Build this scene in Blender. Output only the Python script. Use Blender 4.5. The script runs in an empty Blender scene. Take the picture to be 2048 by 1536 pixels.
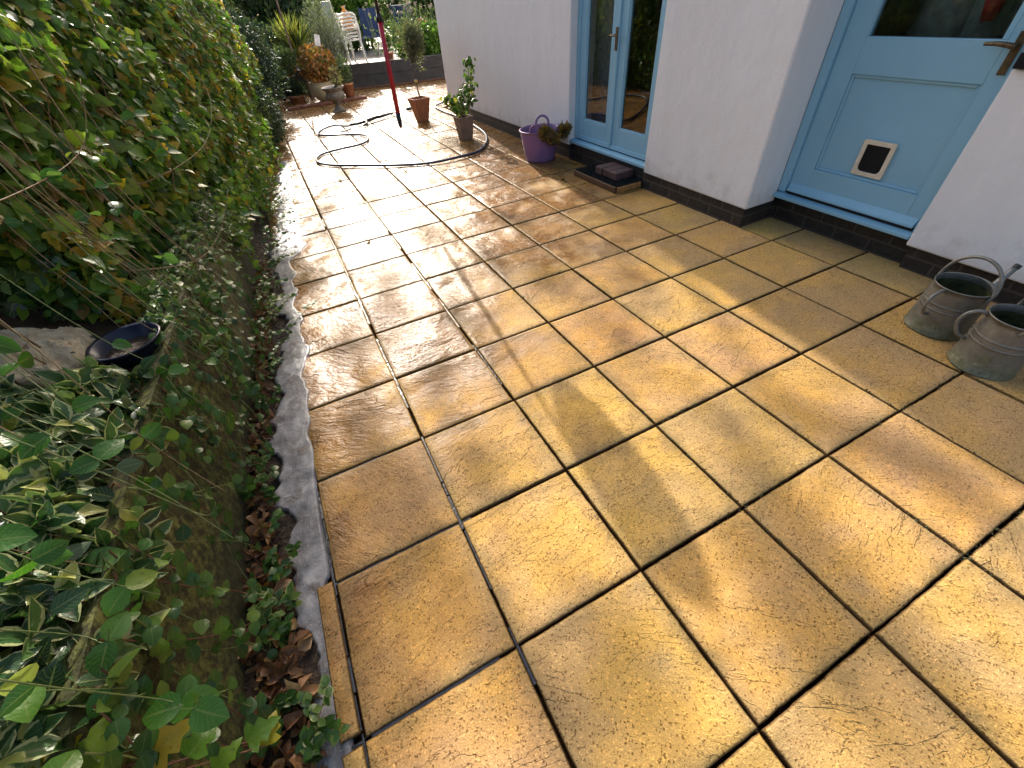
import bpy, math, random
import numpy as np
from mathutils import Vector, Matrix
R = math.radians
S = bpy.context.scene
# ------------------------------------------------------------------ camera
cam_d = bpy.data.cameras.new('camera'); cam = bpy.data.objects.new('camera', cam_d)
S.collection.objects.link(cam); S.camera = cam
cam_d.sensor_width = 36; cam_d.lens = 0.82411 * 1000 / 2048 * 36
cam_d.clip_start = .02; cam_d.clip_end = 500
Mc = Matrix.Rotation(-0.40660, 4, 'Z') @ Matrix.Rotation(0.81477, 4, 'X') @ Matrix.Rotation(-0.09778, 4, 'Z')
cam.matrix_world = Matrix.Translation((0.37375, 0.10313, 1.39849)) @ Mc
S.render.resolution_x = 1024; S.render.resolution_y = 768
# ------------------------------------------------------------------ light
EL, AZ = 30, 83.4
w = bpy.data.worlds.new('World'); S.world = w; w.use_nodes = True
nt = w.node_tree; bg = nt.nodes['Background']
sky = nt.nodes.new('ShaderNodeTexSky'); sky.sky_type = 'NISHITA'; sky.sun_disc = False
sky.sun_elevation = R(EL); sky.sun_rotation = R(90 - AZ)
sky.air_density = 1.0; sky.dust_density = 5.0; sky.ozone_density = .6
nt.links.new(sky.outputs[0], bg.inputs[0]); bg.inputs[1].default_value = 0.15
sd = bpy.data.lights.new('sun', 'SUN'); sun = bpy.data.objects.new('sun', sd); S.collection.objects.link(sun)
sd.energy = 3.6; sd.angle = R(.6); sd.color = (1, .93, .84)
sv = Vector((math.cos(R(EL)) * math.cos(R(AZ)), math.cos(R(EL)) * math.sin(R(AZ)), math.sin(R(EL))))
sun.rotation_euler = sv.to_track_quat('Z', 'Y').to_euler(); sun.location = sv * 30
S.view_settings.view_transform = 'Standard'; S.view_settings.look = 'None'
S.view_settings.exposure = .93; S.view_settings.gamma = 1
S.cycles.max_bounces = 8; S.cycles.transparent_max_bounces = 8
S.cycles.sample_clamp_indirect = 6

# ------------------------------------------------------------------ helpers
rng = np.random.default_rng(7); random.seed(7)
WL = {}
def tag(o, label=None, cat=None, group=None, kind=None):
    if label: o['label'] = label
    if cat: o['category'] = cat
    if group: o['group'] = group
    if kind: o['kind'] = kind
    return o
def thing(name, loc, label, cat, group=None):
    o = bpy.data.objects.new(name, None); S.collection.objects.link(o); o.location = loc
    o.empty_display_size = .05
    WL[o.name] = np.array(loc, float); return tag(o, label, cat, group)
def link(name, me, mat, parent=None):
    if mat: me.materials.append(mat)
    o = bpy.data.objects.new(name, me); S.collection.objects.link(o)
    if parent is not None:
        o.parent = parent; WL[o.name] = WL[parent.name]
    else: WL[o.name] = np.zeros(3)
    return o
def np_mesh(name, V, F, mat, parent=None, smooth=False, uv=None, attrs=None):
    """V (n,3) world coordinates, F list of arrays (m,k)"""
    V = np.asarray(V, float)
    if parent is not None: V = V - WL[parent.name]
    if not isinstance(F, list) or (F and not isinstance(F[0], np.ndarray)): F = [np.array(f)[None, :] for f in F]
    F = [f for f in F if len(f)]
    me = bpy.data.meshes.new(name)
    me.vertices.add(len(V)); me.vertices.foreach_set('co', V.astype('f').ravel())
    idx = np.concatenate([f.ravel() for f in F]).astype('i')
    tot = np.concatenate([np.full(len(f), f.shape[1]) for f in F]).astype('i')
    st = np.concatenate([[0], np.cumsum(tot)[:-1]]).astype('i')
    me.loops.add(len(idx)); me.loops.foreach_set('vertex_index', idx)
    me.polygons.add(len(tot)); me.polygons.foreach_set('loop_start', st); me.polygons.foreach_set('loop_total', tot)
    if smooth: me.polygons.foreach_set('use_smooth', np.ones(len(tot), bool))
    if uv is not None:
        u = me.uv_layers.new(name='UVMap'); u.data.foreach_set('uv', np.asarray(uv, 'f')[idx].ravel())
    for k, a in (attrs or {}).items():
        at = me.attributes.new(k, 'FLOAT', 'POINT'); at.data.foreach_set('value', np.asarray(a, 'f'))
    me.update(calc_edges=True); me.validate()
    return link(name, me, mat, parent)

class MB:
    def __init__(s): s.v = []; s.f = []
    def add(s, v, f):
        n = len(s.v); s.v += [tuple(map(float, p)) for p in v]; s.f += [tuple(i + n for i in q) for q in f]; return s
    def box(s, x0, x1, y0, y1, z0, z1, rot=0, c=None, tilt=None):
        v = [(x, y, z) for x in (x0, x1) for y in (y0, y1) for z in (z0, z1)]
        if rot or tilt:
            c = c or ((x0 + x1) / 2, (y0 + y1) / 2, (z0 + z1) / 2)
            M = Matrix.Rotation(rot, 3, 'Z')
            if tilt: M = M @ Matrix.Rotation(tilt[1], 3, tilt[0])
            v = [tuple(M @ (Vector(p) - Vector(c)) + Vector(c)) for p in v]
        return s.add(v, [(0, 1, 3, 2), (4, 6, 7, 5), (0, 4, 5, 1), (2, 3, 7, 6), (0, 2, 6, 4), (1, 5, 7, 3)])
    def tube(s, pts, r, n=8, cap=True):
        P = [Vector(p) for p in pts]
        if not hasattr(r, '__len__'): r = [r] * len(P)
        v = []; f = []; up = None
        for i, p in enumerate(P):
            d = (P[min(i + 1, len(P) - 1)] - P[max(i - 1, 0)])
            if d.length < 1e-9: d = Vector((0, 0, 1))
            d.normalize()
            if up is None: up = Vector((0, 0, 1)) if abs(d.z) < .9 else Vector((1, 0, 0))
            a = d.cross(up); 
            if a.length < 1e-5: a = d.cross(Vector((1, .3, 0)))
            a.normalize(); b = a.cross(d).normalized(); up = b
            for k in range(n):
                t = 2 * math.pi * k / n; v.append(p + (a * math.cos(t) + b * math.sin(t)) * r[i])
        for i in range(len(P) - 1):
            for k in range(n):
                f.append((i * n + k, i * n + (k + 1) % n, (i + 1) * n + (k + 1) % n, (i + 1) * n + k))
        if cap: f += [tuple(range(n))[::-1], tuple(range((len(P) - 1) * n, len(P) * n))]
        return s.add(v, f)
    def lathe(s, prof, c, n=32, sx=1, sy=1, close=False, squarish=0, rot=0):
        v = []; f = []
        for (r, z) in prof:
            for k in range(n):
                t = 2 * math.pi * k / n
                q = r
                if squarish:
                    q = r / (abs(math.cos(t)) ** squarish + abs(math.sin(t)) ** squarish) ** (1 / squarish)
                x, y = q * math.cos(t) * sx, q * math.sin(t) * sy
                v.append((c[0] + x * math.cos(rot) - y * math.sin(rot), c[1] + x * math.sin(rot) + y * math.cos(rot), c[2] + z))
        for i in range(len(prof) - 1):
            for k in range(n): f.append((i * n + k, i * n + (k + 1) % n, (i + 1) * n + (k + 1) % n, (i + 1) * n + k))
        if close: f += [tuple(range(n))[::-1], tuple(range((len(prof) - 1) * n, len(prof) * n))]
        return s.add(v, f)
    def build(s, name, mat, parent=None, smooth=False, bevel=0, seg=2, auto=False):
        V = np.array(s.v)
        if parent is not None: V = V - WL[parent.name]
        me = bpy.data.meshes.new(name); me.from_pydata([tuple(p) for p in V], [], s.f); me.update()
        if smooth: me.polygons.foreach_set('use_smooth', [True] * len(me.polygons))
        o = link(name, me, mat, parent)
        if bevel:
            m = o.modifiers.new('bevel', 'BEVEL'); m.width = bevel; m.segments = seg; m.limit_method = 'ANGLE'; m.angle_limit = R(35)
        return o

def smoothpath(pts, n=6):
    P = [Vector(p) for p in pts]; out = []
    for i in range(len(P) - 1):
        p0 = P[max(i - 1, 0)]; p1 = P[i]; p2 = P[i + 1]; p3 = P[min(i + 2, len(P) - 1)]
        for k in range(n):
            t = k / n
            out.append(.5 * ((2 * p1) + (p2 - p0) * t + (2 * p0 - 5 * p1 + 4 * p2 - p3) * t * t + (3 * p1 - p0 - 3 * p2 + p3) * t ** 3))
    out.append(P[-1]); return out
def hash2(ix, iy, seed):
    h = (ix * 374761393 + iy * 668265263 + seed * 982451653) & 0xffffffff
    h = ((h ^ (h >> 13)) * 1274126177) & 0xffffffff
    return ((h ^ (h >> 16)) & 0xffffff) / float(0xffffff)
def vnoise(x, y, seed=0):
    x = np.asarray(x, float); y = np.asarray(y, float)
    ix = np.floor(x).astype(np.int64); iy = np.floor(y).astype(np.int64); fx = x - ix; fy = y - iy
    fx = fx * fx * (3 - 2 * fx); fy = fy * fy * (3 - 2 * fy)
    a = hash2(ix, iy, seed); b = hash2(ix + 1, iy, seed); c = hash2(ix, iy + 1, seed); d = hash2(ix + 1, iy + 1, seed)
    return a + (b - a) * fx + (c - a) * fy + (a - b - c + d) * fx * fy
def fbm(x, y, seed=0, o=4):
    s = 0; a = .5
    for k in range(o): s = s + a * vnoise(x * 2 ** k, y * 2 ** k, seed + k * 17); a *= .5
    return s

# ------------------------------------------------------------------ materials
class NM:
    def __init__(s, name):
        s.m = bpy.data.materials.new(name); s.m.use_nodes = True; s.t = s.m.node_tree; s.b = s.t.nodes['Principled BSDF']
        s.out = s.t.nodes['Material Output']
    def n(s, typ, ins=None, **kw):
        d = s.t.nodes.new('ShaderNode' + typ)
        for k, v in kw.items(): setattr(d, k, v)
        for k, v in (ins or {}).items(): s.set(d.inputs[k], v)
        return d
    def set(s, sock, v):
        if isinstance(v, bpy.types.NodeSocket): s.t.links.new(v, sock)
        elif isinstance(v, bpy.types.Node): s.t.links.new(v.outputs[0], sock)
        else:
            if hasattr(sock.default_value, '__len__') and hasattr(v, '__len__') and len(sock.default_value) == 4 and len(v) == 3: v = (*v, 1)
            sock.default_value = v
    def math(s, op, a, b=0, c=None, clamp=False):
        d = s.t.nodes.new('ShaderNodeMath'); d.operation = op; d.use_clamp = clamp; s.set(d.inputs[0], a); s.set(d.inputs[1], b)
        if c is not None: s.set(d.inputs[2], c)
        return d.outputs[0]
    def ramp(s, fac, stops, interp='LINEAR'):
        d = s.t.nodes.new('ShaderNodeValToRGB'); d.color_ramp.interpolation = interp; e = d.color_ramp.elements
        while len(e) < len(stops): e.new(.5)
        for i, (p, c) in enumerate(stops):
            e[i].position = p; e[i].color = (*c, 1) if hasattr(c, '__len__') else (c, c, c, 1)
        s.set(d.inputs[0], fac); return d.outputs[0]
    def mix(s, f, a, b, typ='MIX'):
        d = s.t.nodes.new('ShaderNodeMix'); d.data_type = 'RGBA'; d.blend_type = typ; s.set(d.inputs[0], f); s.set(d.inputs[6], a); s.set(d.inputs[7], b); return d.outputs[2]
    def noise(s, vec, scale, detail=3, rough=.5, w=None, dist=0):
        d = s.t.nodes.new('ShaderNodeTexNoise')
        if w is not None: d.noise_dimensions = '4D'; s.set(d.inputs['W'], w)
        s.set(d.inputs['Vector'], vec); s.set(d.inputs['Scale'], scale); s.set(d.inputs['Detail'], detail); s.set(d.inputs['Roughness'], rough); s.set(d.inputs['Distortion'], dist)
        return d.outputs[0]
    def bump(s, h, dist, strength=1, prev=None):
        d = s.t.nodes.new('ShaderNodeBump'); s.set(d.inputs['Height'], h); d.inputs['Distance'].default_value = dist; s.set(d.inputs['Strength'], strength)
        if prev is not None: s.t.links.new(prev, d.inputs['Normal'])
        return d.outputs[0]
    def pos(s): return s.n('NewGeometry').outputs['Position']
    def obj(s): return s.n('TexCoord').outputs['Object']
    def rnd(s): return s.n('NewGeometry').outputs['Random Per Island']
    def P(s, **kw):
        names = dict(color='Base Color', rough='Roughness', metal='Metallic', normal='Normal', spec='Specular IOR Level', trans='Transmission Weight', ior='IOR', coat='Coat Weight', sheen='Sheen Weight', coatr='Coat Roughness', sub='Subsurface Weight')
        for k, v in kw.items(): s.set(s.b.inputs[names[k]], v)
        return s.m
def simple(name, col, rough=.6, var=.25, scale=20, bump=0, bscale=80, metal=0, spec=.5):
    m = NM(name); p = m.pos(); nz = m.noise(p, scale, 4)
    c = m.ramp(nz, [(.3, tuple(x * (1 - var) for x in col)), (.7, tuple(min(1, x * (1 + var)) for x in col))])
    kw = dict(color=c, rough=rough, metal=metal, spec=spec)
    if bump: kw['normal'] = m.bump(m.noise(p, bscale, 4), bump)
    return m.P(**kw)

def slab_mat():
    m = NM('riven paving'); p = m.pos()
    at = m.n('Attribute', attribute_name='rnd').outputs['Fac']; ed = m.n('Attribute', attribute_name='edge').outputs['Fac']
    sx = m.n('SeparateXYZ', {'Vector': p}); X, Y = sx.outputs[0], sx.outputs[1]
    ang = m.math('MULTIPLY', m.math('FRACT', m.math('MULTIPLY', at, 7.31)), 1.6)
    rv = m.n('VectorRotate', {'Vector': p, 'Angle': m.math('ADD', ang, -.5)}, rotation_type='Z_AXIS').outputs[0]
    st = m.n('VectorMath', {0: rv, 1: (1.0, 2.6, 1)}, operation='MULTIPLY').outputs[0]
    w = m.math('MULTIPLY', at, 40)
    n1 = m.noise(st, 2.6, 5, .58, w, .5)
    t = m.math('MULTIPLY', n1, 11); f = m.math('FRACT', t)
    s_ = m.n('MapRange', {'Value': f, 'From Min': .0, 'From Max': .10}, interpolation_type='SMOOTHSTEP').outputs[0]
    amt = m.ramp(m.noise(p, 2.2, 2, .5, w), [(.42, 0.0), (.62, 1.0)])
    terr = m.math('MULTIPLY', m.math('ADD', m.math('SUBTRACT', t, f), s_), m.math('ADD', m.math('MULTIPLY', amt, .85), .1))
    low = m.noise(p, 5, 3, .5, w)
    rip = m.noise(st, 26, 4, .6, w, .8)
    grain = m.noise(p, 330, 3, .7)
    vor = m.n('TexVoronoi', {'Vector': p, 'Scale': 230.0})
    # wetness: a stain with its own outline
    wn = m.noise(p, 1.7, 5, .62)
    wv = m.math('ADD', m.math('MULTIPLY', Y, .55), m.math('MULTIPLY', X, -.48))
    wv = m.math('ADD', wv, m.math('MULTIPLY', m.math('SUBTRACT', wn, .5), 2.6))
    wv = m.math('ADD', wv, m.math('MULTIPLY', m.math('SUBTRACT', low, .5), 1.2))
    wet = m.math('MULTIPLY', m.ramp(wv, [(.05, 0.0), (.85, 1.0)]), m.ramp(m.math('MULTIPLY', ed, 50), [(.12, 0.15), (.55, 1.0)]))
    # colour
    c1 = m.ramp(m.noise(p, 3.1, 3, .55, w), [(.25, (.47, .31, .165)), (.42, (.58, .38, .18)), (.60, (.71, .435, .130)), (.76, (.60, .41, .20))])
    tint = m.ramp(m.math('FRACT', m.math('MULTIPLY', at, 13.7)), [(0, (.86, .82, .80)), (.35, (1.06, 1, .92)), (.7, (.98, 1.0, .86)), (1, (1.1, .98, .98))])
    c1 = m.mix(1, c1, tint, 'MULTIPLY')
    # green grey grime towards the edges and over some slabs on the house side
    gm = m.math('MULTIPLY', m.ramp(m.math('ADD', m.math('MULTIPLY', ed, 9.0), m.math('MULTIPLY', m.noise(p, 14, 4, .6), 1.0)), [(.45, 1.0), (1.0, 0.0)]), .55)
    gx = m.math('ADD', m.math('MULTIPLY', X, .20), m.noise(p, 2.3, 4, .6))
    gm2 = m.math('MULTIPLY', m.ramp(gx, [(.86, 0.0), (1.25, 1.0)]), .30)
    c1 = m.mix(m.math('MAXIMUM', gm, gm2), c1, (.27, .215, .105))
    c1 = m.mix(m.ramp(m.math('MULTIPLY', ed, 100), [(.15, .8), (.5, .0)]), c1, (.09, .052, .025))
    # aggregate
    dk = m.ramp(m.n('SeparateColor', {'Color': vor.outputs['Color']}).outputs[0], [(.055, (.28, .22, .16)), (.10, (.86, .84, .82)), (.5, (1, 1, 1)), (.90, (1.06, 1.06, 1.04)), (.96, (1.45, 1.42, 1.35))])
    c1 = m.mix(m.ramp(wn, [(.3, .95), (.7, .6)]), c1, dk, 'MULTIPLY')
    c1 = m.mix(.5, c1, m.ramp(grain, [(.32, (.62, .58, .52)), (.66, (1.2, 1.2, 1.18))]), 'MULTIPLY')
    spk = m.noise(p, 95, 2, .6)
    c1 = m.mix(m.ramp(spk, [(.68, 0.0), (.74, .75)]), c1, (.05, .035, .02))
    # dirt caught under the riven steps
    c1 = m.mix(m.math('MULTIPLY', m.math('MULTIPLY', m.ramp(f, [(.0, 0.), (.015, 1.), (.075, 0.)]), amt), .60), c1, (.13, .075, .028))
    # slab sides are darker with dirt
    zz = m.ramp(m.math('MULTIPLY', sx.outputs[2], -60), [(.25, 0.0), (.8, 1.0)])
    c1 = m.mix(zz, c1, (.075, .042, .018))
    cw = m.mix(1, c1, (.45, .375, .32), 'MULTIPLY')
    col = m.mix(wet, c1, cw)
    rr = m.math('ADD', m.math('MULTIPLY', m.noise(p, 16, 5, .65), .30), .12)
    ro = m.n('Mix', {0: wet, 2: m.math('ADD', m.math('MULTIPLY', grain, .2), .66), 3: rr}); 
    nb = m.bump(low, .005)
    nb = m.bump(terr, .0030, 1, nb)
    nb = m.bump(rip, .0036, m.n('Mix', {0: wet, 2: .5, 3: 1.0}).outputs[0], nb)
    nb = m.bump(m.noise(st, 9, 4, .6, w, .6), .010, m.math('MULTIPLY', wet, .8), nb)
    nb = m.bump(m.math('ADD', grain, m.math('MULTIPLY', vor.outputs['Distance'], .8)), .00075, m.n('Mix', {0: wet, 2: 1.0, 3: .45}).outputs[0], nb)
    m.P(color=col, rough=ro.outputs[0], normal=nb, spec=m.math('MULTIPLY', m.n('Mix', {0: wet, 2: .15, 3: .25}).outputs[0], m.ramp(m.math('MULTIPLY', ed, 50), [(.1, 0.0), (.4, 1.0)])))
    return m.m

def wall_mat(name, col, bump=.0012):
    m = NM(name); p = m.pos()
    st = m.n('VectorMath', {0: p, 1: (3, 3, .5)}, operation='MULTIPLY').outputs[0]
    k = m.noise(st, 2.0, 5, .6); k2 = m.noise(p, 1.3, 3)
    c = m.mix(m.ramp(k, [(.35, 0.), (.75, .5)]), col, tuple(x * .88 for x in col))
    c = m.mix(m.ramp(k2, [(.45, 0.), (.7, .35)]), c, (col[0] * .93, col[1] * .88, col[2] * .86))
    z = m.n('SeparateXYZ', {'Vector': p}).outputs[2]
    dirt = m.ramp(m.math('ADD', m.math('MULTIPLY', z, 1.4), m.noise(p, 9, 4, .6)), [(.55, .55), (.85, 0.)])
    c = m.mix(dirt, c, (.50, .47, .44))
    sp = m.ramp(m.noise(p, 60, 2), [(.76, 0.), (.80, .7)])
    c = m.mix(sp, c, (.25, .22, .2))
    nb = m.bump(m.noise(p, 9, 4, .6), .006); nb = m.bump(m.noise(p, 120, 4, .6), bump, 1, nb)
    return m.P(color=c, rough=.75, normal=nb)
def paint_mat(name, col):
    m = NM(name); p = m.pos()
    k = m.noise(p, 4, 4, .6)
    c = m.mix(m.ramp(k, [(.3, 0.), (.75, .5)]), col, tuple(x * .82 for x in col))
    chip = m.ramp(m.noise(p, 38, 3, .7), [(.735, 0.), (.75, 1.)])
    c = m.mix(m.math('MULTIPLY', chip, .8), c, (.12, .13, .15))
    nb = m.bump(m.noise(m.n('VectorMath', {0: p, 1: (8, 8, 1)}, operation='MULTIPLY').outputs[0], 14, 4), .0007)
    return m.P(color=c, rough=.42, normal=nb)
def brick_mat():
    m = NM('black plinth brick'); p = m.pos(); s = m.n('SeparateXYZ', {'Vector': p})
    v = m.n('CombineXYZ', {0: m.math('ADD', s.outputs[0], s.outputs[1]), 1: m.math('ADD', s.outputs[2], .068)}).outputs[0]
    v = m.n('VectorMath', {0: v, 1: m.n('VectorMath', {0: m.n('TexNoise', {'Vector': p, 'Scale': 18.0}).outputs[1], 1: (.006, .006, 0)}, operation='MULTIPLY').outputs[0]}, operation='ADD').outputs[0]
    b = m.n('TexBrick', {'Vector': v, 'Color1': (.013, .011, .011), 'Color2': (.020, .016, .015), 'Mortar': (.065, .052, .045), 'Scale': 1.0, 'Mortar Size': .006, 'Mortar Smooth': .2, 'Brick Width': .225, 'Row Height': .075, 'Bias': 0.0})
    c = m.mix(m.ramp(m.noise(p, 30, 4), [(.4, 0.), (.8, .5)]), b.outputs[0], (.06, .055, .05))
    nb = m.bump(m.math('SUBTRACT', 1, b.outputs[1]), .004); nb = m.bump(m.noise(p, 70, 4), .002, 1, nb)
    return m.P(color=c, rough=.55, normal=nb)
def leaf_mat(name, cols, rough=.38, trans=.35, vein=.25, margin=None, spec=.5, spots=.0):
    """cols: list of (position, colour) picked per leaf"""
    m = NM(name); r = m.rnd(); p = m.pos()
    c = m.ramp(r, cols, 'LINEAR')
    uv = m.n('UVMap').outputs[0]; s = m.n('SeparateXYZ', {'Vector': uv}); u, v = s.outputs[0], s.outputs[1]
    c = m.mix(m.ramp(m.noise(p, 45, 3, .6), [(.35, .0), (.75, .5)]), c, m.mix(1, c, (.62, .70, .55), 'MULTIPLY'))
    if vein:
        side = m.math('PINGPONG', m.math('SUBTRACT', m.math('MULTIPLY', u, 7), m.math('MULTIPLY', v, 2.2)), .5)
        vm = m.math('MAXIMUM', m.ramp(v, [(.03, 1.), (.10, 0.)]), m.math('MULTIPLY', m.ramp(side, [(.03, 1.), (.12, 0.)]), .5))
        c = m.mix(m.math('MULTIPLY', vm, vein), c, (.30, .36, .12))
    if margin:
        k = m.math('ADD', v, m.math('MULTIPLY', m.math('SUBTRACT', m.noise(p, 60, 3, .6), .5), .7))
        th = m.math('ADD', .62, m.math('MULTIPLY', m.math('FRACT', m.math('MULTIPLY', r, 17.3)), .25))
        k = m.math('GREATER_THAN', k, th)
        c = m.mix(m.math('MULTIPLY', k, .9), c, m.ramp(m.math('FRACT', m.math('MULTIPLY', r, 5.7)), [(0, margin), (1, tuple(x * .75 for x in margin))]))
    if spots:
        c = m.mix(m.ramp(m.noise(p, 110, 2, .5), [(.66, 0.), (.70, spots)]), c, (.07, .035, .01))
    back = m.n('NewGeometry').outputs['Backfacing']
    c = m.mix(m.math('MULTIPLY', back, .35), c, (.24, .30, .16))
    nb = m.bump(m.noise(p, 130, 3), .0012)
    m.P(color=c, rough=m.math('ADD', rough, m.math('MULTIPLY', back, .25)), spec=spec, normal=nb)
    if trans:
        tr = m.n('BsdfTranslucent', {'Color': m.mix(1, c, (1.0, 1.1, .5), 'MULTIPLY')})
        mx = m.n('MixShader', {0: trans, 1: m.b.outputs[0], 2: tr.outputs[0]}); m.t.links.new(mx.outputs[0], m.out.inputs[0])
    return m.m

# ------------------------------------------------------------------ leaves
def tpl(rows, fold=.25, curl=.15, half=2, wave=0):
    """rows: (t, halfwidth). returns V, quads/tris, UV"""
    V = []; U = []; n = 2 * half + 1
    for i, (t, wd) in enumerate(rows):
        for j in range(-half, half + 1):
            a = j / half; y = wd * a
            V.append((t, y, fold * abs(y) - curl * t * t + wave * math.sin(i * 2.3 + j) * .03)); U.append((t, abs(a)))
    F = []
    for i in range(len(rows) - 1):
        for j in range(n - 1):
            F.append((i * n + j, (i + 1) * n + j, (i + 1) * n + j + 1, i * n + j + 1))
    return np.array(V), np.array(F), np.array(U)
OVATE = tpl([(0, .02), (.12, .20), (.32, .34), (.55, .33), (.8, .18), (1, .0)], half=1)
ROUND = tpl([(0, .05), (.12, .30), (.38, .43), (.65, .38), (.88, .18), (1, .02)], half=1, curl=.25)
LANCE = tpl([(0, .01), (.2, .14), (.5, .19), (.78, .11), (1, 0)], half=1)
VARI = tpl([(0, .02), (.15, .15), (.38, .245), (.62, .235), (.85, .11), (1, 0)], half=2, fold=.35, curl=.22)
SERR = tpl([(0, .03), (.08, .30), (.14, .24), (.26, .40), (.33, .31), (.46, .36), (.54, .26), (.66, .27), (.73, .17), (.86, .12), (1, 0)], half=1, curl=.3)
LOBE = tpl([(0, .05), (.06, .34), (.22, .50), (.34, .24), (.52, .40), (.66, .17), (.8, .16), (1, 0)], half=1, curl=.28, wave=1)
CURLY = tpl([(0, .05), (.2, .3), (.45, .42), (.75, .25), (1, .05)], half=1, fold=1.0, curl=.7)
BLADE = tpl([(0, .02), (.3, .03), (.7, .022), (1, 0)], half=1, curl=.5, fold=.6)
NEEDLE = tpl([(0, .05), (.5, .09), (1, 0)], half=1, curl=.1)
def norm(a): return a / (np.linalg.norm(a, axis=-1, keepdims=True) + 1e-9)
def leaf_geo(T, pos, dr, nr, size, aspect=None):
    V0, F0, U0 = T; pos = np.asarray(pos, float); N = len(pos)
    dr = norm(np.asarray(dr, float)); nr = np.asarray(nr, float)
    sd_ = norm(np.cross(nr, dr)); nr = np.cross(dr, sd_)
    size = np.broadcast_to(np.asarray(size, float), (N,)); asp = np.ones(N) if aspect is None else aspect
    V = pos[:, None, :] + size[:, None, None] * (V0[None, :, 0, None] * dr[:, None, :] + (V0[None, :, 1, None] * asp[:, None, None]) * sd_[:, None, :] + V0[None, :, 2, None] * nr[:, None, :])
    F = (F0[None] + (np.arange(N) * len(V0))[:, None, None]).reshape(-1, 4)
    return V.reshape(-1, 3), F, np.tile(U0, (N, 1))
def leaves(name, mat, groups, parent=None):
    Vs, Fs, Us, o = [], [], [], 0
    for g in groups:
        if len(g[1]) == 0: continue
        V, F, U = leaf_geo(*g); Vs.append(V); Fs.append(F + o); Us.append(U); o += len(V)
    return np_mesh(name, np.concatenate(Vs), [np.concatenate(Fs)], mat, parent, True, np.concatenate(Us))
def rdir(n, bias=(0, 0, 0), k=1.0):
    return norm(rng.normal(size=(n, 3)) * k + np.array(bias))
def blob(n, c, r, shell=.45, pw=None, lump=.35, seed=0):
    """points within an uneven ellipsoid, mostly near its surface; returns pos, outward normal"""
    d = rdir(n)
    lo = 1 - lump * .5 + lump * (fbm(d[:, 0] * 2.2 + 9, d[:, 1] * 2.2 + d[:, 2] * 1.7 + 5, seed, 3) - .45) * 2
    rad = (1 - shell * rng.random(n) ** 1.6) * lo
    return np.array(c) + d * rad[:, None] * np.array(r), norm(d / np.array(r))

# ------------------------------------------------------------------ the setting
U = .46; VP = .4546
M_slab = slab_mat(); M_joint = simple('joint dirt', (.026, .015, .008), .9, .5, 60, .004, 150, spec=.0)
M_soil = simple('soil', (.040, .026, .016), .85, .5, 25, .02, 40)
ground = MB(); ground.add([(-60, -40, -.07), (60, -40, -.07), (60, 80, -.07), (-60, 80, -.07)], [(0, 1, 2, 3)])
tag(ground.build('ground', simple('garden earth', (.06, .045, .028), .9, .4, 3)), kind='structure')
jt = MB(); jt.add([(-.07, -3, -.027), (7, -3, -.027), (7, 12.9, -.027), (-.07, 12.9, -.027)], [(0, 1, 2, 3)])
tag(jt.build('joint_sand', M_joint), kind='structure')
slV, slF, slR, slE, off = [], [], [], [], 0
def slab(x0, x1, y0, y1, n, seed, gap=.0048):
    global off
    x0 += gap; x1 -= gap; y0 += gap; y1 -= gap
    j = (np.array([hash2(np.int64(seed), np.int64(k), 3) for k in range(5)]) - .5)
    x0 += j[0] * .004; x1 += j[1] * .004; y0 += j[2] * .004; y1 += j[3] * .004
    e = [0, 0, .003, .008]
    def axis(a, b):
        if b - a < .06:
            return np.array([a, a, a + .003, a + .008, (a + b) / 2, b - .008, b - .003, b, b])
        m = np.linspace(a + .022, b - .022, n)
        return np.concatenate([[a + t for t in e], m, [b - t for t in e[::-1]]])
    xs, ys = axis(x0, x1), axis(y0, y1); nx, ny = len(xs), len(ys)
    Xg, Yg = np.meshgrid(xs, ys, indexing='ij')
    ed = np.minimum(np.minimum(Xg - x0, x1 - Xg), np.minimum(Yg - y0, y1 - Yg))
    wob = (vnoise(Xg * 45, Yg * 45, seed) - .5) * .0028 + (vnoise(Xg * 9, Yg * 9, seed + 5) - .5) * .0022
    cx, cy = (x0 + x1) / 2, (y0 + y1) / 2
    if x1 - x0 < .1: wob = wob * .25
    k = np.clip(1 - ed / .02, 0, 1)
    PX = Xg + np.sign(Xg - cx) * wob * k * (np.abs(Xg - cx) > (x1 - x0) / 2 - .03)
    PY = Yg + np.sign(Yg - cy) * wob * k * (np.abs(Yg - cy) > (y1 - y0) / 2 - .03)
    a = seed * 1.7; u = Xg * math.cos(a) + Yg * math.sin(a); v = (-Xg * math.sin(a) + Yg * math.cos(a)) * 1.8
    h = (fbm(u * 5 + seed, v * 5, seed, 4) - .5) * .0075 + (fbm(u * 22, v * 22, seed + 3, 2) - .5) * .003
    Z = h * np.clip(ed / .05, 0, 1) - .0045 * np.clip(1 - ed / .011, 0, 1) ** 2 + j[4] * .004 + (Xg - cx) * j[0] * .006 + (Yg - cy) * j[2] * .006
    Z[0, :] = Z[-1, :] = -.03; Z[:, 0] = Z[:, -1] = -.03
    slV.append(np.stack([PX, PY, Z], -1).reshape(-1, 3))
    i, jj = np.meshgrid(np.arange(nx - 1), np.arange(ny - 1), indexing='ij'); b = (i * ny + jj).ravel() + off
    slF.append(np.stack([b, b + ny, b + ny + 1, b + 1], -1)); off += nx * ny
    slR.append(np.full(nx * ny, hash2(np.int64(seed), np.int64(11), 5))); slE.append(ed.ravel())
sd_ = 1
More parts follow.
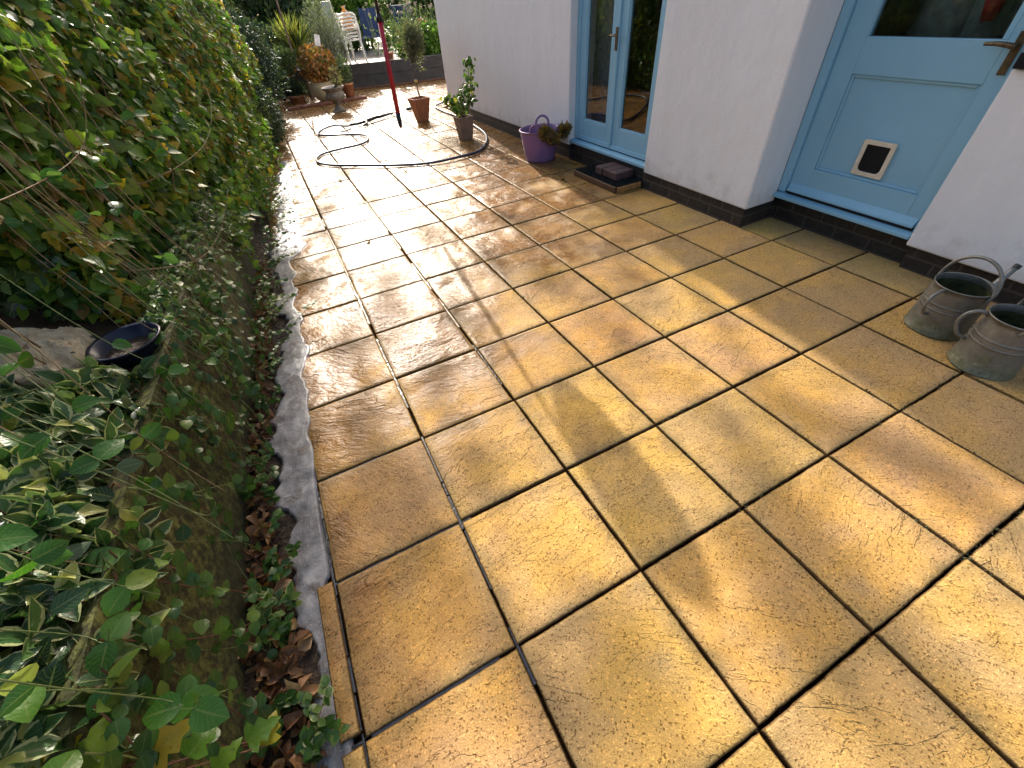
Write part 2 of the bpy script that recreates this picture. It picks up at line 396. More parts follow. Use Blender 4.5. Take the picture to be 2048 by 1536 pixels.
for r in range(-5, 29):
    y0 = r * VP; n = 26 if r < 4 else (16 if r < 9 else 9)
    for c in range(-1, 15):
        x0 = c * U; x1 = x0 + U; sd_ += 1
        if c == -1:
            if r > 1: continue
            x0, x1 = (-.064, 0)
            y = y0 + (.018 if r == 1 else 0); slab(x0, x1, y, y + VP, 5 if n < 10 else 8, sd_); continue
        if c >= 7:
            if r * VP < 8.3:
                if c == 7 and r <= 4:      # narrow slabs in the recess
                    slab(x0, x0 + .34, y0, min(y0 + VP, 2.11), 14, sd_)
                continue
        slab(x0, x1, y0, y0 + VP, n, sd_)
patio = np_mesh('patio', np.concatenate(slV), [np.concatenate(slF)], M_slab, None, True, None, {'rnd': np.concatenate(slR), 'edge': np.concatenate(slE)})
tag(patio, kind='structure')
# water lying in the joints
mw = NM('water'); mw.P(color=(.02, .018, .015), rough=.04, spec=.9, normal=mw.bump(mw.noise(mw.pos(), 60, 3), .002)); M_water = mw.m
wj = MB()
for (x, ya, yb) in [(-.003, -.6, 1.0), (U, .35, 4.3), (2 * U, 1.35, 4.6), (0, 1.0, 1.6)]:
    y = ya
    while y < yb:
        L = .05 + .25 * random.random(); wd = .0032 + .0030 * random.random(); xo = (random.random() - .5) * .004
        if random.random() < .82: wj.add([(x + xo - wd, y, -.0085), (x + xo + wd, y, -.0085), (x + xo + wd * .8, y + L, -.0085), (x + xo - wd * .8, y + L, -.0085)], [(0, 1, 2, 3)])
        y += L + .008
for (y, xa, xb) in [(VP, -.05, .02), (2 * VP, -.05, .5), (3 * VP, .0, .3), (4 * VP, 0, .22), (VP, 0, .4)]:
    wj.add([(xa, y - .004, -.0088), (xb, y - .003, -.0088), (xb, y + .003, -.0088), (xa, y + .004, -.0088)], [(0, 1, 2, 3)])
tag(wj.build('water', M_water), kind='structure')
# scummy grey water along the foot of the wall
wr = [(.372, 6.917), (.346, 5.68), (.268, 5.155), (.274, 4.503), (.247, 3.875), (.124, 3.638), (.153, 3.377), (.115, 3.184), (.064, 2.907), (.094, 2.682), (.061, 2.517), (.095, 2.326), (.035, 2.16), (.063, 1.962), (.028, 1.82), (.024, 1.607), (-.002, 1.355), (-.008, 1.157), (-.010, 1.042), (-.012, .955), (-.03, .93), (-.03, .7), (-.03, .453), (-.03, .2), (-.03, -.5)]
wl = [(.252, 7.025), (.151, 5.248), (-.006, 3.944), (-.015, 3.034), (-.04, 2.399), (-.088, 2.236), (-.119, 1.994), (-.155, 1.663), (-.150, 1.373), (-.140, 1.179), (-.120, 1.01), (-.105, .827), (-.127, .619), (-.15, .477), (-.15, -.5)]
ys = np.arange(-.5, 6.9, .012)
xr = np.interp(ys, [p[1] for p in wr][::-1], [p[0] for p in wr][::-1]) + (fbm(ys * 5.5, ys * 0 + 3.4, 2, 5) - .45) * .13 * np.clip((ys - 1.3) * 1.5, 0.06, 1)
xl = np.interp(ys, [p[1] for p in wl][::-1], [p[0] for p in wl][::-1]) + (fbm(ys * 9, ys * 0 + 8.3, 6, 5) - .45) * .20 - .01
K = 26; t = np.linspace(0, 1, K)
Xw = xl[:, None] + (xr - xl)[:, None] * t[None]; Yw = np.repeat(ys[:, None], K, 1)
lift = np.clip((ys - 1.25) / .3, 0, 1)[:, None]
edge = np.minimum(np.abs(xr[:, None] - Xw), np.abs(Xw - xl[:, None]))
top = .0035 * lift + (-.006) * (1 - lift)
Zw = top - .012 * np.clip(1 - edge / .010, 0, 1) ** 2 + (fbm(Xw * 30, Yw * 30, 4, 3) - .45) * .004
i, jj = np.meshgrid(np.arange(len(ys) - 1), np.arange(K - 1), indexing='ij'); b = (i * K + jj).ravel()
mf = NM('soapy grey water'); p = mf.pos()
c = mf.ramp(mf.noise(p, 7, 5, .65, None, .6), [(.36, (.09, .09, .10)), (.5, (.19, .19, .205)), (.64, (.34, .34, .355))])
c = mf.mix(mf.ramp(mf.noise(p, 85, 3, .7), [(.66, 0.), (.74, .85)]), c, (.05, .04, .035))
c = mf.mix(mf.ramp(mf.noise(p, 10, 4, .7), [(.55, 0.), (.66, .75)]), c, (.10, .075, .06))
c = mf.mix(mf.ramp(mf.noise(p, 260, 2, .6), [(.60, 0.), (.68, .5)]), c, (.55, .55, .56))
nb = mf.bump(mf.noise(p, 14, 4, .6), .004); nb = mf.bump(mf.noise(p, 200, 3, .6), .0008, 1, nb)
mf.P(color=c, rough=.38, normal=nb, spec=.5)
tag(np_mesh('puddle', np.stack([Xw, Yw, Zw], -1).reshape(-1, 3), [np.stack([b, b + K, b + K + 1, b + 1], -1)], mf.m, None, True), kind='structure')
# soil strip at the foot of the wall
xs_, ys_ = np.linspace(-.34, -.045, 16), np.arange(-1, 7.4, .03)
Xs, Ys = np.meshgrid(xs_, ys_, indexing='ij'); ext = np.interp(Ys, [0, 2, 4, 7.4], [0, .02, .10, .45]) * (Xs + .34) / .29
Zs = -.022 + (fbm(Xs * 14, Ys * 14, 3, 4) - .4) * .035 * np.clip((-.07 - Xs) * 12 , 0, 1) + .012 * np.clip((-.14 - Xs) * 10, 0, 1)
i, jj = np.meshgrid(np.arange(15), np.arange(len(ys_) - 1), indexing='ij'); b = (i * len(ys_) + jj).ravel()
tag(np_mesh('soil', np.stack([Xs + ext * .9, Ys, Zs], -1).reshape(-1, 3), [np.stack([b, b + len(ys_), b + len(ys_) + 1, b + 1], -1)], M_soil, None, True), kind='structure')
# bank behind the wall
xb, yb = np.linspace(-6, -.30, 34), np.arange(-2, 14, .15)
Xb, Yb = np.meshgrid(xb, yb, indexing='ij'); Zb = .50 + np.clip(-.55 - Xb, 0, 9) * np.clip((Yb - 1.0) * .9, 0.15, 1.15) * .8 + (fbm(Xb * 3, Yb * 3, 8, 4) - .5) * .12 * np.clip(-.45 - Xb, 0, 1) * 3
Zb = np.minimum(Zb, 2.6)
i, jj = np.meshgrid(np.arange(33), np.arange(len(yb) - 1), indexing='ij'); b = (i * len(yb) + jj).ravel()
M_bank = simple('bank of dead stems', (.060, .038, .020), .9, .6, 9, .03, 30)
tag(np_mesh('bank', np.stack([Xb, Yb, Zb], -1).reshape(-1, 3), [np.stack([b, b + len(yb), b + len(yb) + 1, b + 1], -1)], M_bank, None, True), kind='structure')
# mossy retaining wall
mm = NM('mossy render'); p = mm.pos()
c = mm.ramp(mm.noise(p, 5, 5, .65), [(.3, (.050, .052, .022)), (.44, (.115, .125, .034)), (.56, (.20, .21, .048)), (.72, (.26, .26, .10))])
c = mm.mix(mm.ramp(mm.noise(p, 38, 4, .7), [(.42, .9), (.62, 0.)]), c, (.028, .025, .012))
c = mm.mix(mm.ramp(mm.noise(p, 120, 2, .6), [(.68, 0.), (.75, .6)]), c, (.30, .29, .16))
z = mm.n('SeparateXYZ', {'Vector': p}).outputs[2]
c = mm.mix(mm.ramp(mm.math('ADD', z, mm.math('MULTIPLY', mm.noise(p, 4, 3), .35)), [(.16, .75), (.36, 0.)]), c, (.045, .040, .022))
nb = mm.bump(mm.noise(p, 20, 5, .65), .008); nb = mm.bump(mm.noise(p, 140, 4, .7), .002, 1, nb)
mm.P(color=c, rough=.8, normal=nb)
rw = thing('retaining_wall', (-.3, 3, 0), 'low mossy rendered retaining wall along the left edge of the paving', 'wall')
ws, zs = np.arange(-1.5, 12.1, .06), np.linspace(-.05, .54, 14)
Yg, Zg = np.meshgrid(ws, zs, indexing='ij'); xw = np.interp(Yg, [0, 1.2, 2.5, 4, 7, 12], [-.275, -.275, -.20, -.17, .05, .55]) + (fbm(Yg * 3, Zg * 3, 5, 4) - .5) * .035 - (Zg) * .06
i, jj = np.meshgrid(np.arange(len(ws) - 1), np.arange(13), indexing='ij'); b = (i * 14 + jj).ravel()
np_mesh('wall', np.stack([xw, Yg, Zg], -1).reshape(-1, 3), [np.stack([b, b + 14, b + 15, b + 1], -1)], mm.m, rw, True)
cp = MB()
for k in range(len(ws) - 1):
    a, b_ = xw[k, -1], xw[k + 1, -1]
    cp.add([(a - .13, ws[k], .50), (a, ws[k], .54), (b_, ws[k + 1], .54), (b_ - .13, ws[k + 1], .50)], [(0, 1, 2, 3)])
cp.build('wall_top', mm.m, rw)

# ------------------------------------------------------------------ house
M_white = wall_mat('white masonry paint', (.79, .785, .79)); M_blue = paint_mat('pale blue gloss', (.26, .50, .645)); M_brick = brick_mat()
M_brass = simple('tarnished brass', (.13, .095, .05), .42, .35, 40, .001, 90, metal=.7)
M_dark = simple('dark interior', (.035, .033, .03), .8)
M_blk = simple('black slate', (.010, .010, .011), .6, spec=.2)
gm = NM('window glass'); gm.P(color=(.93, .97, .95), rough=.0, trans=1.0, ior=1.6); M_glass = gm.m
house = thing('house', (3.4, 4, 0), 'white rendered house with black brick plinth and pale blue doors', 'house')
H = 5.7
wm = MB()
wm.box(3.2, 3.5, 2.08, 3.195, .135, H); wm.box(3.2, 3.5, 4.44, 8.22, .135, H)
wm.box(3.2, 3.5, 3.195, 4.44, 2.15, H)
wm.box(3.45, 3.75, 1.06, 1.165, 1.051, H); wm.box(3.45, 3.75, 0.0, 1.165, .148, .991); wm.box(3.45, 3.75, -4, 0.0, .148, H)
wm.box(3.5, 3.75, 1.165, 2.079, 2.15, H); wm.box(3.45, 3.75, 0, 1.06, 2.1, H)
wm.box(3.5, 9, 8.0, 8.22, .135, H); wm.box(3.75, 9, -4, -3.8, .1, H); wm.box(8.8, 9, -3.8, 8.0, .1, H)
wall = wm.build('wall', M_white, house, bevel=.012, seg=3)
wall.modifiers['bevel'].limit_method = 'ANGLE'
rf = MB(); rf.add([(2.95, -4.3, H), (9.3, -4.3, H), (9.3, 8.5, H), (2.95, 8.5, H), (6.1, -4.3, H + 2), (6.1, 8.5, H + 2)], [(0, 3, 2, 1), (0, 4, 5, 3), (1, 2, 5, 4), (0, 1, 4), (3, 5, 2)])
rf.build('roof', simple('clay tiles', (.22, .10, .06), .8), house)
pl = MB(); pl.box(3.215, 3.48, 2.095, 3.2, -.05, .134); pl.box(3.238, 3.48, 3.2, 4.44, -.05, .158); pl.box(3.215, 3.48, 4.44, 8.205, -.05, .134)
pl.box(3.50, 3.74, -3.9, 1.15, -.05, .147); pl.box(3.555, 3.74, 1.15, 2.096, -.05, .178); pl.box(3.48, 3.56, 2.093, 2.2, -.05, .134); pl.box(3.48, 8.9, 8.02, 8.2, -.05, .134)
pl.build('plinth', M_brick, house, bevel=.004)
flo = MB(); flo.box(3.62, 8.8, -3.8, 8.0, .10, .16)
flo.build('floor', simple('kitchen floor', (.34, .25, .16), .35, .15, 6), house)
ceil = MB(); ceil.box(3.62, 8.8, -3.8, 8.0, 2.4, 2.45); ceil.box(3.9, 8.8, 2.6, 2.7, .16, 2.4); ceil.box(6.2, 6.3, -3.8, 8.0, .16, 2.4)
ceil.build('inner_wall', simple('inner plaster', (.40, .38, .33), .8), house)
curt = MB(); curt.box(3.56, 3.60, 4.15, 4.9, .16, 2.3); curt.build('curtain', simple('grey curtain', (.42, .44, .46), .9), house)
cup = MB(); cup.box(4.3, 4.9, 4.2, 5.6, .16, 1.05); 
MB().box(4.1, 4.7, 1.2, 2.4, .16, .95).build('worktop_unit', M_dark, house)
cup.build('cupboard', simple('olive cupboard', (.24, .25, .10), .5), house)
clo = MB()
for k, (y, z0, wd) in enumerate([(1.75, 1.0, .16), (1.58, .95, .13), (1.42, 1.05, .12)]):
    clo.tube([(3.95 + .05 * k, y, z0), (3.97 + .05 * k, y + .02, z0 + .3), (3.95 + .05 * k, y, z0 + .7)], [wd, wd * .8, wd * .5], 10)
clo.build('hanging_coat', simple('grey cloth', (.30, .33, .30), .9), house, smooth=True)
rcl = MB(); rcl.tube([(3.86, 1.52, 1.12), (3.86, 1.53, 1.2), (3.86, 1.5, 1.32)], [.03, .045, .03], 8); rcl.build('scarf', simple('red cloth', (.5, .03, .04), .8), house, smooth=True)
tbl = MB(); tbl.box(3.9, 4.6, 3.25, 3.9, .82, .86); tbl.tube([(4.2, 3.45, .18), (4.2, 3.45, .82)], .03); tbl.lathe([(.18, .16), (.17, .19), (.05, .22)], (4.2, 3.45, 0), 16)
tbl.build('table', simple('brown wood', (.25, .10, .05), .4), house)

# french doors
fd = MB()
X0, X1 = 3.275, 3.34
fd.box(X0, 3.36, 4.385, 4.44, .195, 2.15); fd.box(X0, 3.36, 3.195, 3.235, .195, 2.15); fd.box(X0, 3.36, 3.235, 4.385, 2.09, 2.15)
frm = fd.build('french_door_frame', M_blue, house, bevel=.004)
sl = MB(); sl.add([(3.212, 3.19, .160), (3.212, 3.19, .186), (3.30, 3.19, .197), (3.36, 3.19, .197), (3.36, 3.19, .160), (3.212, 4.455, .160), (3.212, 4.455, .186), (3.30, 4.455, .197), (3.36, 4.455, .197), (3.36, 4.455, .160)],
   [(0, 1, 2, 3, 4), (9, 8, 7, 6, 5), (0, 5, 6, 1), (1, 6, 7, 2), (2, 7, 8, 3), (3, 8, 9, 4), (4, 9, 5, 0)])
sl.build('sill', M_blue, house, bevel=.004)
def leaf_door(y0, y1, g0, g1, gz, zt, z0=.203, x0=3.285, x1=3.328):
    d = MB(); d.box(x0, x1, y0, g0, z0, zt); d.box(x0, x1, g1, y1, z0, zt); d.box(x0, x1, g0, g1, z0, gz); d.box(x0, x1, g0, g1, zt - .1, zt)
    o = d.build('french_door', M_blue, house, bevel=.003)
    b = MB(); q = .014   # glazing beads, set back from the face
    for a in [(g0, g0 + q, gz, zt - .1), (g1 - q, g1, gz, zt - .1), (g0 + q, g1 - q, gz, gz + q), (g0 + q, g1 - q, zt - .1 - q, zt - .1)]:
        b.box(x0 + .006, x0 + .02, a[0], a[1], a[2], a[3])
    b.box(x0 - .012, x0 + .001, y0 + .003, y1 - .003, z0 + .002, z0 + .035, 0)  # weather bar
    b.build('glazing_bead', M_blue, o, bevel=.002)
    g = MB(); g.box(x0 + .0205, x0 + .0265, g0, g1, gz, zt - .1); g.build('glass', M_glass, o)
    return o
dl = leaf_door(3.812, 4.383, 3.905, 4.29, .385, 2.08); dr = leaf_door(3.238, 3.808, 3.325, 3.703, .385, 2.08)
MB().box(3.277, 3.32, 3.24, 4.38, .1975, .2045).build('door_gap_shadow', M_blk, dl)  # black strip standing in for the shadow line below the french doors
ast = MB(); ast.box(3.268, 3.286, 3.795, 3.842, .235, 2.07); ast.build('meeting_strip', M_blue, dl, bevel=.004)

hd = MB(); hd.box(3.262, 3.2685, 3.80, 3.832, .972, 1.13); hd.tube([(3.265, 3.816, 1.075), (3.222, 3.816, 1.078)], .009, 10); hd.tube(smoothpath([(3.225, 3.856, 1.078), (3.22, 3.82, 1.079), (3.22, 3.78, 1.077), (3.226, 3.748, 1.074)], 4), [.007] * 12 + [.0055], 8)
hd.build('door_handle', M_brass, dr, bevel=.001)
for z in (.42, 1.25):
    h = MB(); h.tube([(3.279, 4.384, z - .05), (3.279, 4.384, z + .05)], .008, 8); h.box(3.28, 3.284, 4.365, 4.40, z - .045, z + .045); h.build('hinge', M_blue, dl)

# back door
bf = MB(); bf.box(3.49, 3.60, 2.025, 2.078, .215, 2.15); bf.box(3.49, 3.60, 1.167, 1.182, .215, 2.15); bf.box(3.49, 3.60, 1.182, 2.025, 2.09, 2.15)
bf.build('back_door_frame', M_blue, house, bevel=.004)
sl = MB(); sl.add([(3.452, 1.168, .178), (3.452, 1.168, .200), (3.52, 1.168, .214), (3.60, 1.168, .214), (3.60, 1.168, .178), (3.452, 2.077, .178), (3.452, 2.077, .200), (3.52, 2.077, .214), (3.60, 2.077, .214), (3.60, 2.077, .178)],
   [(0, 1, 2, 3, 4), (9, 8, 7, 6, 5), (0, 5, 6, 1), (1, 6, 7, 2), (2, 7, 8, 3), (3, 8, 9, 4), (4, 9, 5, 0)])
sl.build('sill', M_blue, house, bevel=.004)
bd = MB(); x0, x1 = 3.515, 3.558; ya, yb_ = 1.186, 2.022; za, zt = .226, 2.085
p0, p1, q0, q1 = 1.262, 1.895, .392, .912; g0, g1, gz = 1.288, 1.886, 1.083
bd.box(x0, x1, ya, p0, za, zt); bd.box(x0, x1, p1, yb_, za, zt); bd.box(x0, x1, p0, p1, za, q0); bd.box(x0, x1, p0, p1, q1, gz); bd.box(x0, x1, p0, p1, 1.98, zt)
bd.box(x0, x1, p0, g0, gz, 1.98); bd.box(x0, x1, g1, p1, gz, 1.98)
bdoor = bd.build('back_door', M_blue, house, bevel=.003)
pn = MB(); pn.box(x0 + .020, x1 - .01, p0, p1, q0, q1); pn.build('door_panel', M_blue, bdoor)
mo = MB()
for a in [(p0, p0 + .016, q0, q1), (p1 - .016, p1, q0, q1), (p0 + .016, p1 - .016, q0, q0 + .016), (p0 + .016, p1 - .016, q1 - .016, q1)]: mo.box(x0 + .009, x0 + .0195, *a)
mo.build('panel_moulding', M_blue, bdoor, bevel=.005)
wb = MB(); wb.add([(x0 - .03, ya + .005, za + .004), (x0 - .03, ya + .005, za + .018), (x0 + .001, ya + .005, za + .055), (x0 + .001, ya + .005, za + .004), (x0 - .03, yb_ - .012, za + .004), (x0 - .03, yb_ - .012, za + .018), (x0 + .001, yb_ - .012, za + .055), (x0 + .001, yb_ - .012, za + .004)], [(0, 1, 2, 3), (7, 6, 5, 4), (0, 4, 5, 1), (1, 5, 6, 2), (2, 6, 7, 3), (3, 7, 4, 0)])
wb.build('weather_board', M_blue, bdoor, bevel=.003)
MB().box(x0 - .024, x0 + .03, ya + .004, yb_ - .012, .2145, za + .004).build('door_gap_shadow', M_blk, bdoor)  # shadow in the gap under the weather board, put in as a black box
g = MB(); g.box(x0 + .020, x0 + .026, g0, g1, gz, 1.98); g.build('glass', M_glass, bdoor)
cf = MB(); a0, a1, b0, b1 = 1.486, 1.666, .420, .612; xf = x0 + .002
def rrect(y0, y1, z0, z1, r, n=5, lo=True):
    pts = []
    for (cy, cz, t0, rr) in [(y1, z1, 0, r[0]), (y0, z1, 90, r[1]), (y0, z0, 180, r[2]), (y1, z0, 270, r[3])]:
        sy = -1 if cy == y1 else 1; sz = -1 if cz == z1 else 1
        for k in range(n + 1):
            t = R(t0 + 90 * k / n); pts.append((cy + sy * rr + rr * math.cos(t), cz + sz * rr + rr * math.sin(t)))
    return pts
o_ = rrect(a0, a1, b0, b1, (.01,) * 4); i_ = rrect(a0 + .024, a1 - .024, b0 + .022, b1 - .024, (.004, .004, .028, .028)); N = len(o_)
V = [(xf, *q) for q in o_] + [(xf, *q) for q in i_] + [(xf + .014, *q) for q in o_] + [(xf + .014, *q) for q in i_]
F = []
for k in range(N):
    j = (k + 1) % N; F += [(k, j, N + j, N + k), (k, 2 * N + k, 2 * N + j, j), (N + k, N + j, 3 * N + j, 3 * N + k)]
cf.add(V, F); fl = cf.build('cat_flap', simple('yellowed plastic', (.72, .62, .47), .4, .1, 30), bdoor, bevel=.002)
fl['label'] = 'cream plastic cat flap with a dark flap'
ff = MB(); ff.box(xf + .008, xf + .0119, a0 + .012, a1 - .012, b0 + .012, b1 - .012); ff.build('flap', M_blk, fl)
# lever handle on a long plate
hp = MB(); hp.box(x0 - .007, x0 - .0005, 1.200, 1.232, .955, 1.115)
hp.tube([(x0 - .004, 1.216, 1.066), (x0 - .05, 1.216, 1.066)], .010, 10); hp.tube(smoothpath([(x0 - .05, 1.205, 1.064), (x0 - .052, 1.24, 1.070), (x0 - .052, 1.28, 1.073), (x0 - .045, 1.325, 1.070)], 4), [.012, .012, .012, .011, .011, .011, .010, .010, .009, .009, .008, .008, .007], 10)
hp.tube([(x0 - .0085, 1.216, .985), (x0 - .006, 1.216, .985)], .006, 8)
hp.build('door_handle', M_brass, bdoor, bevel=.0015, smooth=False)
# window beside the back door: dark sill, frame
ws_ = MB(); ws_.box(3.425, 3.74, -.03, 1.160, .992, 1.05); ws_.build('window_sill', M_blk, house, bevel=.004)
wf = MB(); wf.box(3.52, 3.58, 0.0, .06, 1.06, 2.1); wf.box(3.52, 3.58, 1.0, 1.06, 1.06, 2.1); wf.box(3.52, 3.58, .06, 1.0, 1.06, 1.12); wf.box(3.52, 3.58, .06, 1.0, 2.04, 2.1)
wf_ = wf.build('window', M_blue, house, bevel=.003); g = MB(); g.box(3.545, 3.551, .06, 1.0, 1.12, 2.04); g.build('glass', M_glass, wf_)

# ------------------------------------------------------------------ objects on the paving
M_galv = NM('weathered galvanised steel'); m = M_galv; p = m.pos(); z = m.n('SeparateXYZ', {'Vector': p}).outputs[2]
c = m.ramp(m.noise(p, 16, 5, .65), [(.3, (.15, .148, .135)), (.6, (.23, .228, .21)), (.8, (.34, .34, .32))])
al = m.ramp(m.math('ADD', m.math('MULTIPLY', z, 3.4), m.math('MULTIPLY', m.noise(p, 11, 5, .65), 1.3)), [(.74, .92), (1.45, .05)])
c = m.mix(al, c, m.ramp(m.noise(p, 50, 4, .7), [(.35, (.075, .078, .045)), (.6, (.16, .165, .085)), (.75, (.34, .34, .26))]))
m.P(color=c, rough=.46, metal=m.math('MULTIPLY', m.math('SUBTRACT', 1, al), .55), normal=m.bump(m.noise(p, 90, 4), .0012)); M_galv = m.m
M_algae = simple('algae inside can', (.045, .055, .018), .6, .6, 22, .004, 60)
M_canwater = simple('dark water', (.012, .014, .008), .05)
def watering_can(loc, r0, r1, h, side, label):
    """side: angle of the back handle; the spout points the other way"""
    x, y, z = loc
    T = thing('watering_can', loc, label, 'watering can', 'galvanised watering cans by the house wall')
    prof = [(r0 - .004, .0), (r0 + .003, .002), (r0 + .003, .008), (r0, .012)]
    zz = [.3, .50, .53, .545, .56, .575, .62, .64, .655, .67, .69, .90, 1]
    bb = [0, 0, .0, .0035, .0, 0, 0, .0, .0035, 0, 0, 0, 0]
    for q, b in zip(zz, bb): prof.append((r0 + (r1 - r0) * q + b, h * q))
    prof += [(r1 + .004, h - .002), (r1 + .005, h + .002), (r1 + .002, h + .005), (r1 - .001, h), (r1 - .003, h - .02), (r0 - .006, .02), (.002, .018)]
    MB().lathe(prof, loc, 56).build('body', M_galv, T, smooth=True)
    MB().lathe([(r0 + (r1 - r0) * .9 - .010, h * .90), (r0 + (r1 - r0) * .5 - .011, h * .5), (r0 + (r1 - r0) * .3 - .012, h * .3)], loc, 40).build('algae_lining', M_algae, T, smooth=True)
    MB().lathe([(r0 + (r1 - r0) * .3 - .0125, h * .36), (.001, h * .36)], loc, 40).build('water', M_canwater, T)
    cs, sn = math.cos(side), math.sin(side)
    def at(a, b, zc): return (x + a * cs - b * sn, y + a * sn + b * cs, z + zc)
    # back handle, a flat strap bowed out from the rim
    MB().tube(smoothpath([at(r1 + .001, 0, h - .012), at(r1 + .028, 0, h - .004), at(r1 + .062, 0, h - .028), at(r1 + .070, 0, h - .075), at(r1 + .045, 0, h * .50), at(r1 + .012, 0, h * .44)], 6), .0078, 10).build('handle', M_galv, T, smooth=True)
    # carrying hoop across the top
    hoop = [at(.012, -(r1 + .004), h - .03)] + [at(.0 - .02 * math.sin(t), -(r1 + .008) * math.cos(t), h - .01 + .135 * math.sin(t) ** .85) for t in np.linspace(.08, math.pi - .08, 15)] + [at(.012, r1 + .004, h - .03)]
    MB().tube(smoothpath(hoop, 3), .0075, 10).build('carrying_hoop', M_galv, T, smooth=True)
    # crescent splash guard on the spout side
    v, f = [], []; n = 16
    for k in range(n + 1):
        t = math.pi / 2 + math.pi * k / n; wd = .048 * math.sin(math.pi * k / n)
        v += [at((r1 + .001) * math.cos(t), (r1 + .001) * math.sin(t), h + .002), at((r1 - wd * .95) * math.cos(t), (r1 - wd) * math.sin(t), h + .003 + wd * .35)]
    for k in range(n): f.append((2 * k, 2 * k + 1, 2 * k + 3, 2 * k + 2))
    g = MB().add(v, f).build('splash_guard', M_galv, T); sm = g.modifiers.new('thick', 'SOLIDIFY'); sm.thickness = .002
    MB().tube([at(-r0 + .002, 0, .055), at(-r0 - .07, 0, .15), at(-r0 - .135, 0, h + .012), at(-r0 - .150, 0, h + .034)], [.021, .017, .0125, .012], 14).build('spout', M_galv, T, smooth=True)
    MB().tube([at(-r0 - .147, 0, h + .028), at(-r0 - .157, 0, h + .044)], [.0145, .0145], 14).build('spout_end', simple('dark grey plastic', (.03, .03, .03), .5), T)
    return T
watering_can((3.03, .711, 0), .125, .112, .24, R(168), 'galvanised watering can standing further from the camera, nearer the back door step')
watering_can((2.885, .448, 0), .118, .102, .255, R(120), 'galvanised watering can partly cut off by the right edge, nearer the camera')

# purple tub with dead sunflowers
M_purple = simple('purple rubber', (.24, .13, .29), .42, .12, 6, .0006, 60)
tub = thing('trug', (2.955, 4.64, 0), 'flexible purple tub with two loop handles against the house wall', 'tub')
pr = []
for i in range(15):
    q = i / 14; pr.append((.158 + .055 * q ** .8, .002 + .295 * q))
pr = [(.001, .0), (.150, .0)] + pr + [(.222, .299), (.222, .306), (.214, .308)] + [(.206 - .052 * (1 - q) ** .9, .008 + .292 * q) for q in np.linspace(1, 0, 8)] + [(.001, .008)]
tb = MB().lathe(pr, (2.955, 4.64, 0), 56, sx=1.03, sy=.98).build('tub_body', M_purple, tub, smooth=True)
for a in (52, 232):
    t0 = R(a); pts = []
    for k in range(13):
        t = math.pi * k / 12; da = .34 * math.cos(t); rr = .214 + .006 * math.sin(t)
        pts.append((2.955 + rr * math.cos(t0 + da), 4.64 + rr * math.sin(t0 + da), .298 + .085 * math.sin(t) ** .8))
    MB().tube(smoothpath(pts, 3), .0125, 10).build('handle', M_purple, tub, smooth=True)
M_sun = leaf_mat('dead sunflower petals', [(0, (.30, .17, .02)), (.4, (.16, .085, .02)), (.7, (.10, .10, .03)), (1, (.34, .15, .03))], .7, .2, 0)
M_sund = simple('dead flower disc', (.05, .03, .015), .9, .5, 90, .006, 200)
M_sung = simple('dead flower stalk', (.10, .12, .05), .8, .3, 40)
def sunflower(c, face, r, base, lab):
    t = thing('sunflower', base, lab, 'dead flower', 'dead sunflowers hanging over the tub')
    face = np.array(face) / np.linalg.norm(face); c = np.array(c)
    MB().tube(smoothpath([base, (np.array(base) * .4 + c * .6 + np.array([0, 0, .07])), c + np.array([0, 0, .03]) - face * .02], 6), .008, 8).build('stalk', M_sung, t, smooth=True)
    n = 90; d = rdir(n); d = norm(d - (d @ face)[:, None] * face * .7); pos = c + d * r * .45 * rng.random(n)[:, None] + face * .012
    leaves('petals', M_sun, [(CURLY, pos, norm(d + face * .25 + rng.normal(size=(n, 3)) * .3), np.tile(face, (n, 1)) + rng.normal(size=(n, 3)) * .4, .045 + .03 * rng.random(n), .7 + .4 * rng.random(n))], t)
    q = Vector(face).to_track_quat('Z', 'Y').to_matrix()
    v = MB().lathe([(.001, .016), (r * .4, .016), (r * .62, .005), (r * .45, -.02), (.001, -.03)], (0, 0, 0), 18).v
    mb = MB().lathe([(.001, .016), (r * .4, .016), (r * .62, .005), (r * .45, -.02), (.001, -.03)], (0, 0, 0), 18)
    mb.v = [tuple(Vector(c) + q @ Vector(p)) for p in mb.v]; mb.build('disc', M_sund, t, smooth=True)
sunflower((2.90, 4.405, .305), (-.55, -.75, -.1), .062, (3.03, 4.60, .10), 'brown dead sunflower head hanging over the front rim of the tub, the upper left one')
sunflower((2.965, 4.39, .255), (-.35, -.8, -.3), .065, (3.05, 4.62, .12), 'orange brown dead sunflower head hanging lowest on the front of the tub')
sunflower((3.135, 4.42, .30), (-.1, -.7, -.6), .058, (3.02, 4.66, .12), 'greenish dead sunflower head sticking out to the right of the tub')

# door mat and bricks
M_wood = simple('wet pine', (.34, .17, .06), .5, .3, 30); M_wood2 = simple('dark wet wood', (.10, .05, .025), .5, .3, 30); M_br = simple('black bristle', (.020, .022, .020), .85, .5, 80, .006, 220)
mat_ = thing('door_mat', (3.08, 3.54, 0), 'black bristle boot mat in a low wooden frame below the french doors', 'door mat')
MB().box(2.925, 2.948, 3.235, 3.90, .004, .050).build('frame_board', M_wood2, mat_, bevel=.003)
e_ = MB().box(2.948, 3.212, 3.212, 3.235, .004, .050).build('frame_board', M_wood, mat_, bevel=.003)
MB().box(2.948, 3.212, 3.90, 3.923, .004, .050).build('frame_board', M_wood2, mat_, bevel=.003)
MB().box(2.949, 3.212, 3.236, 3.899, .004, .045).build('base_board', M_br, mat_)
n = 5200; q = rng.random((n, 2)); pos = np.stack([2.945 + q[:, 0] * .265, 3.225 + q[:, 1] * .69, np.full(n, .044)], -1)
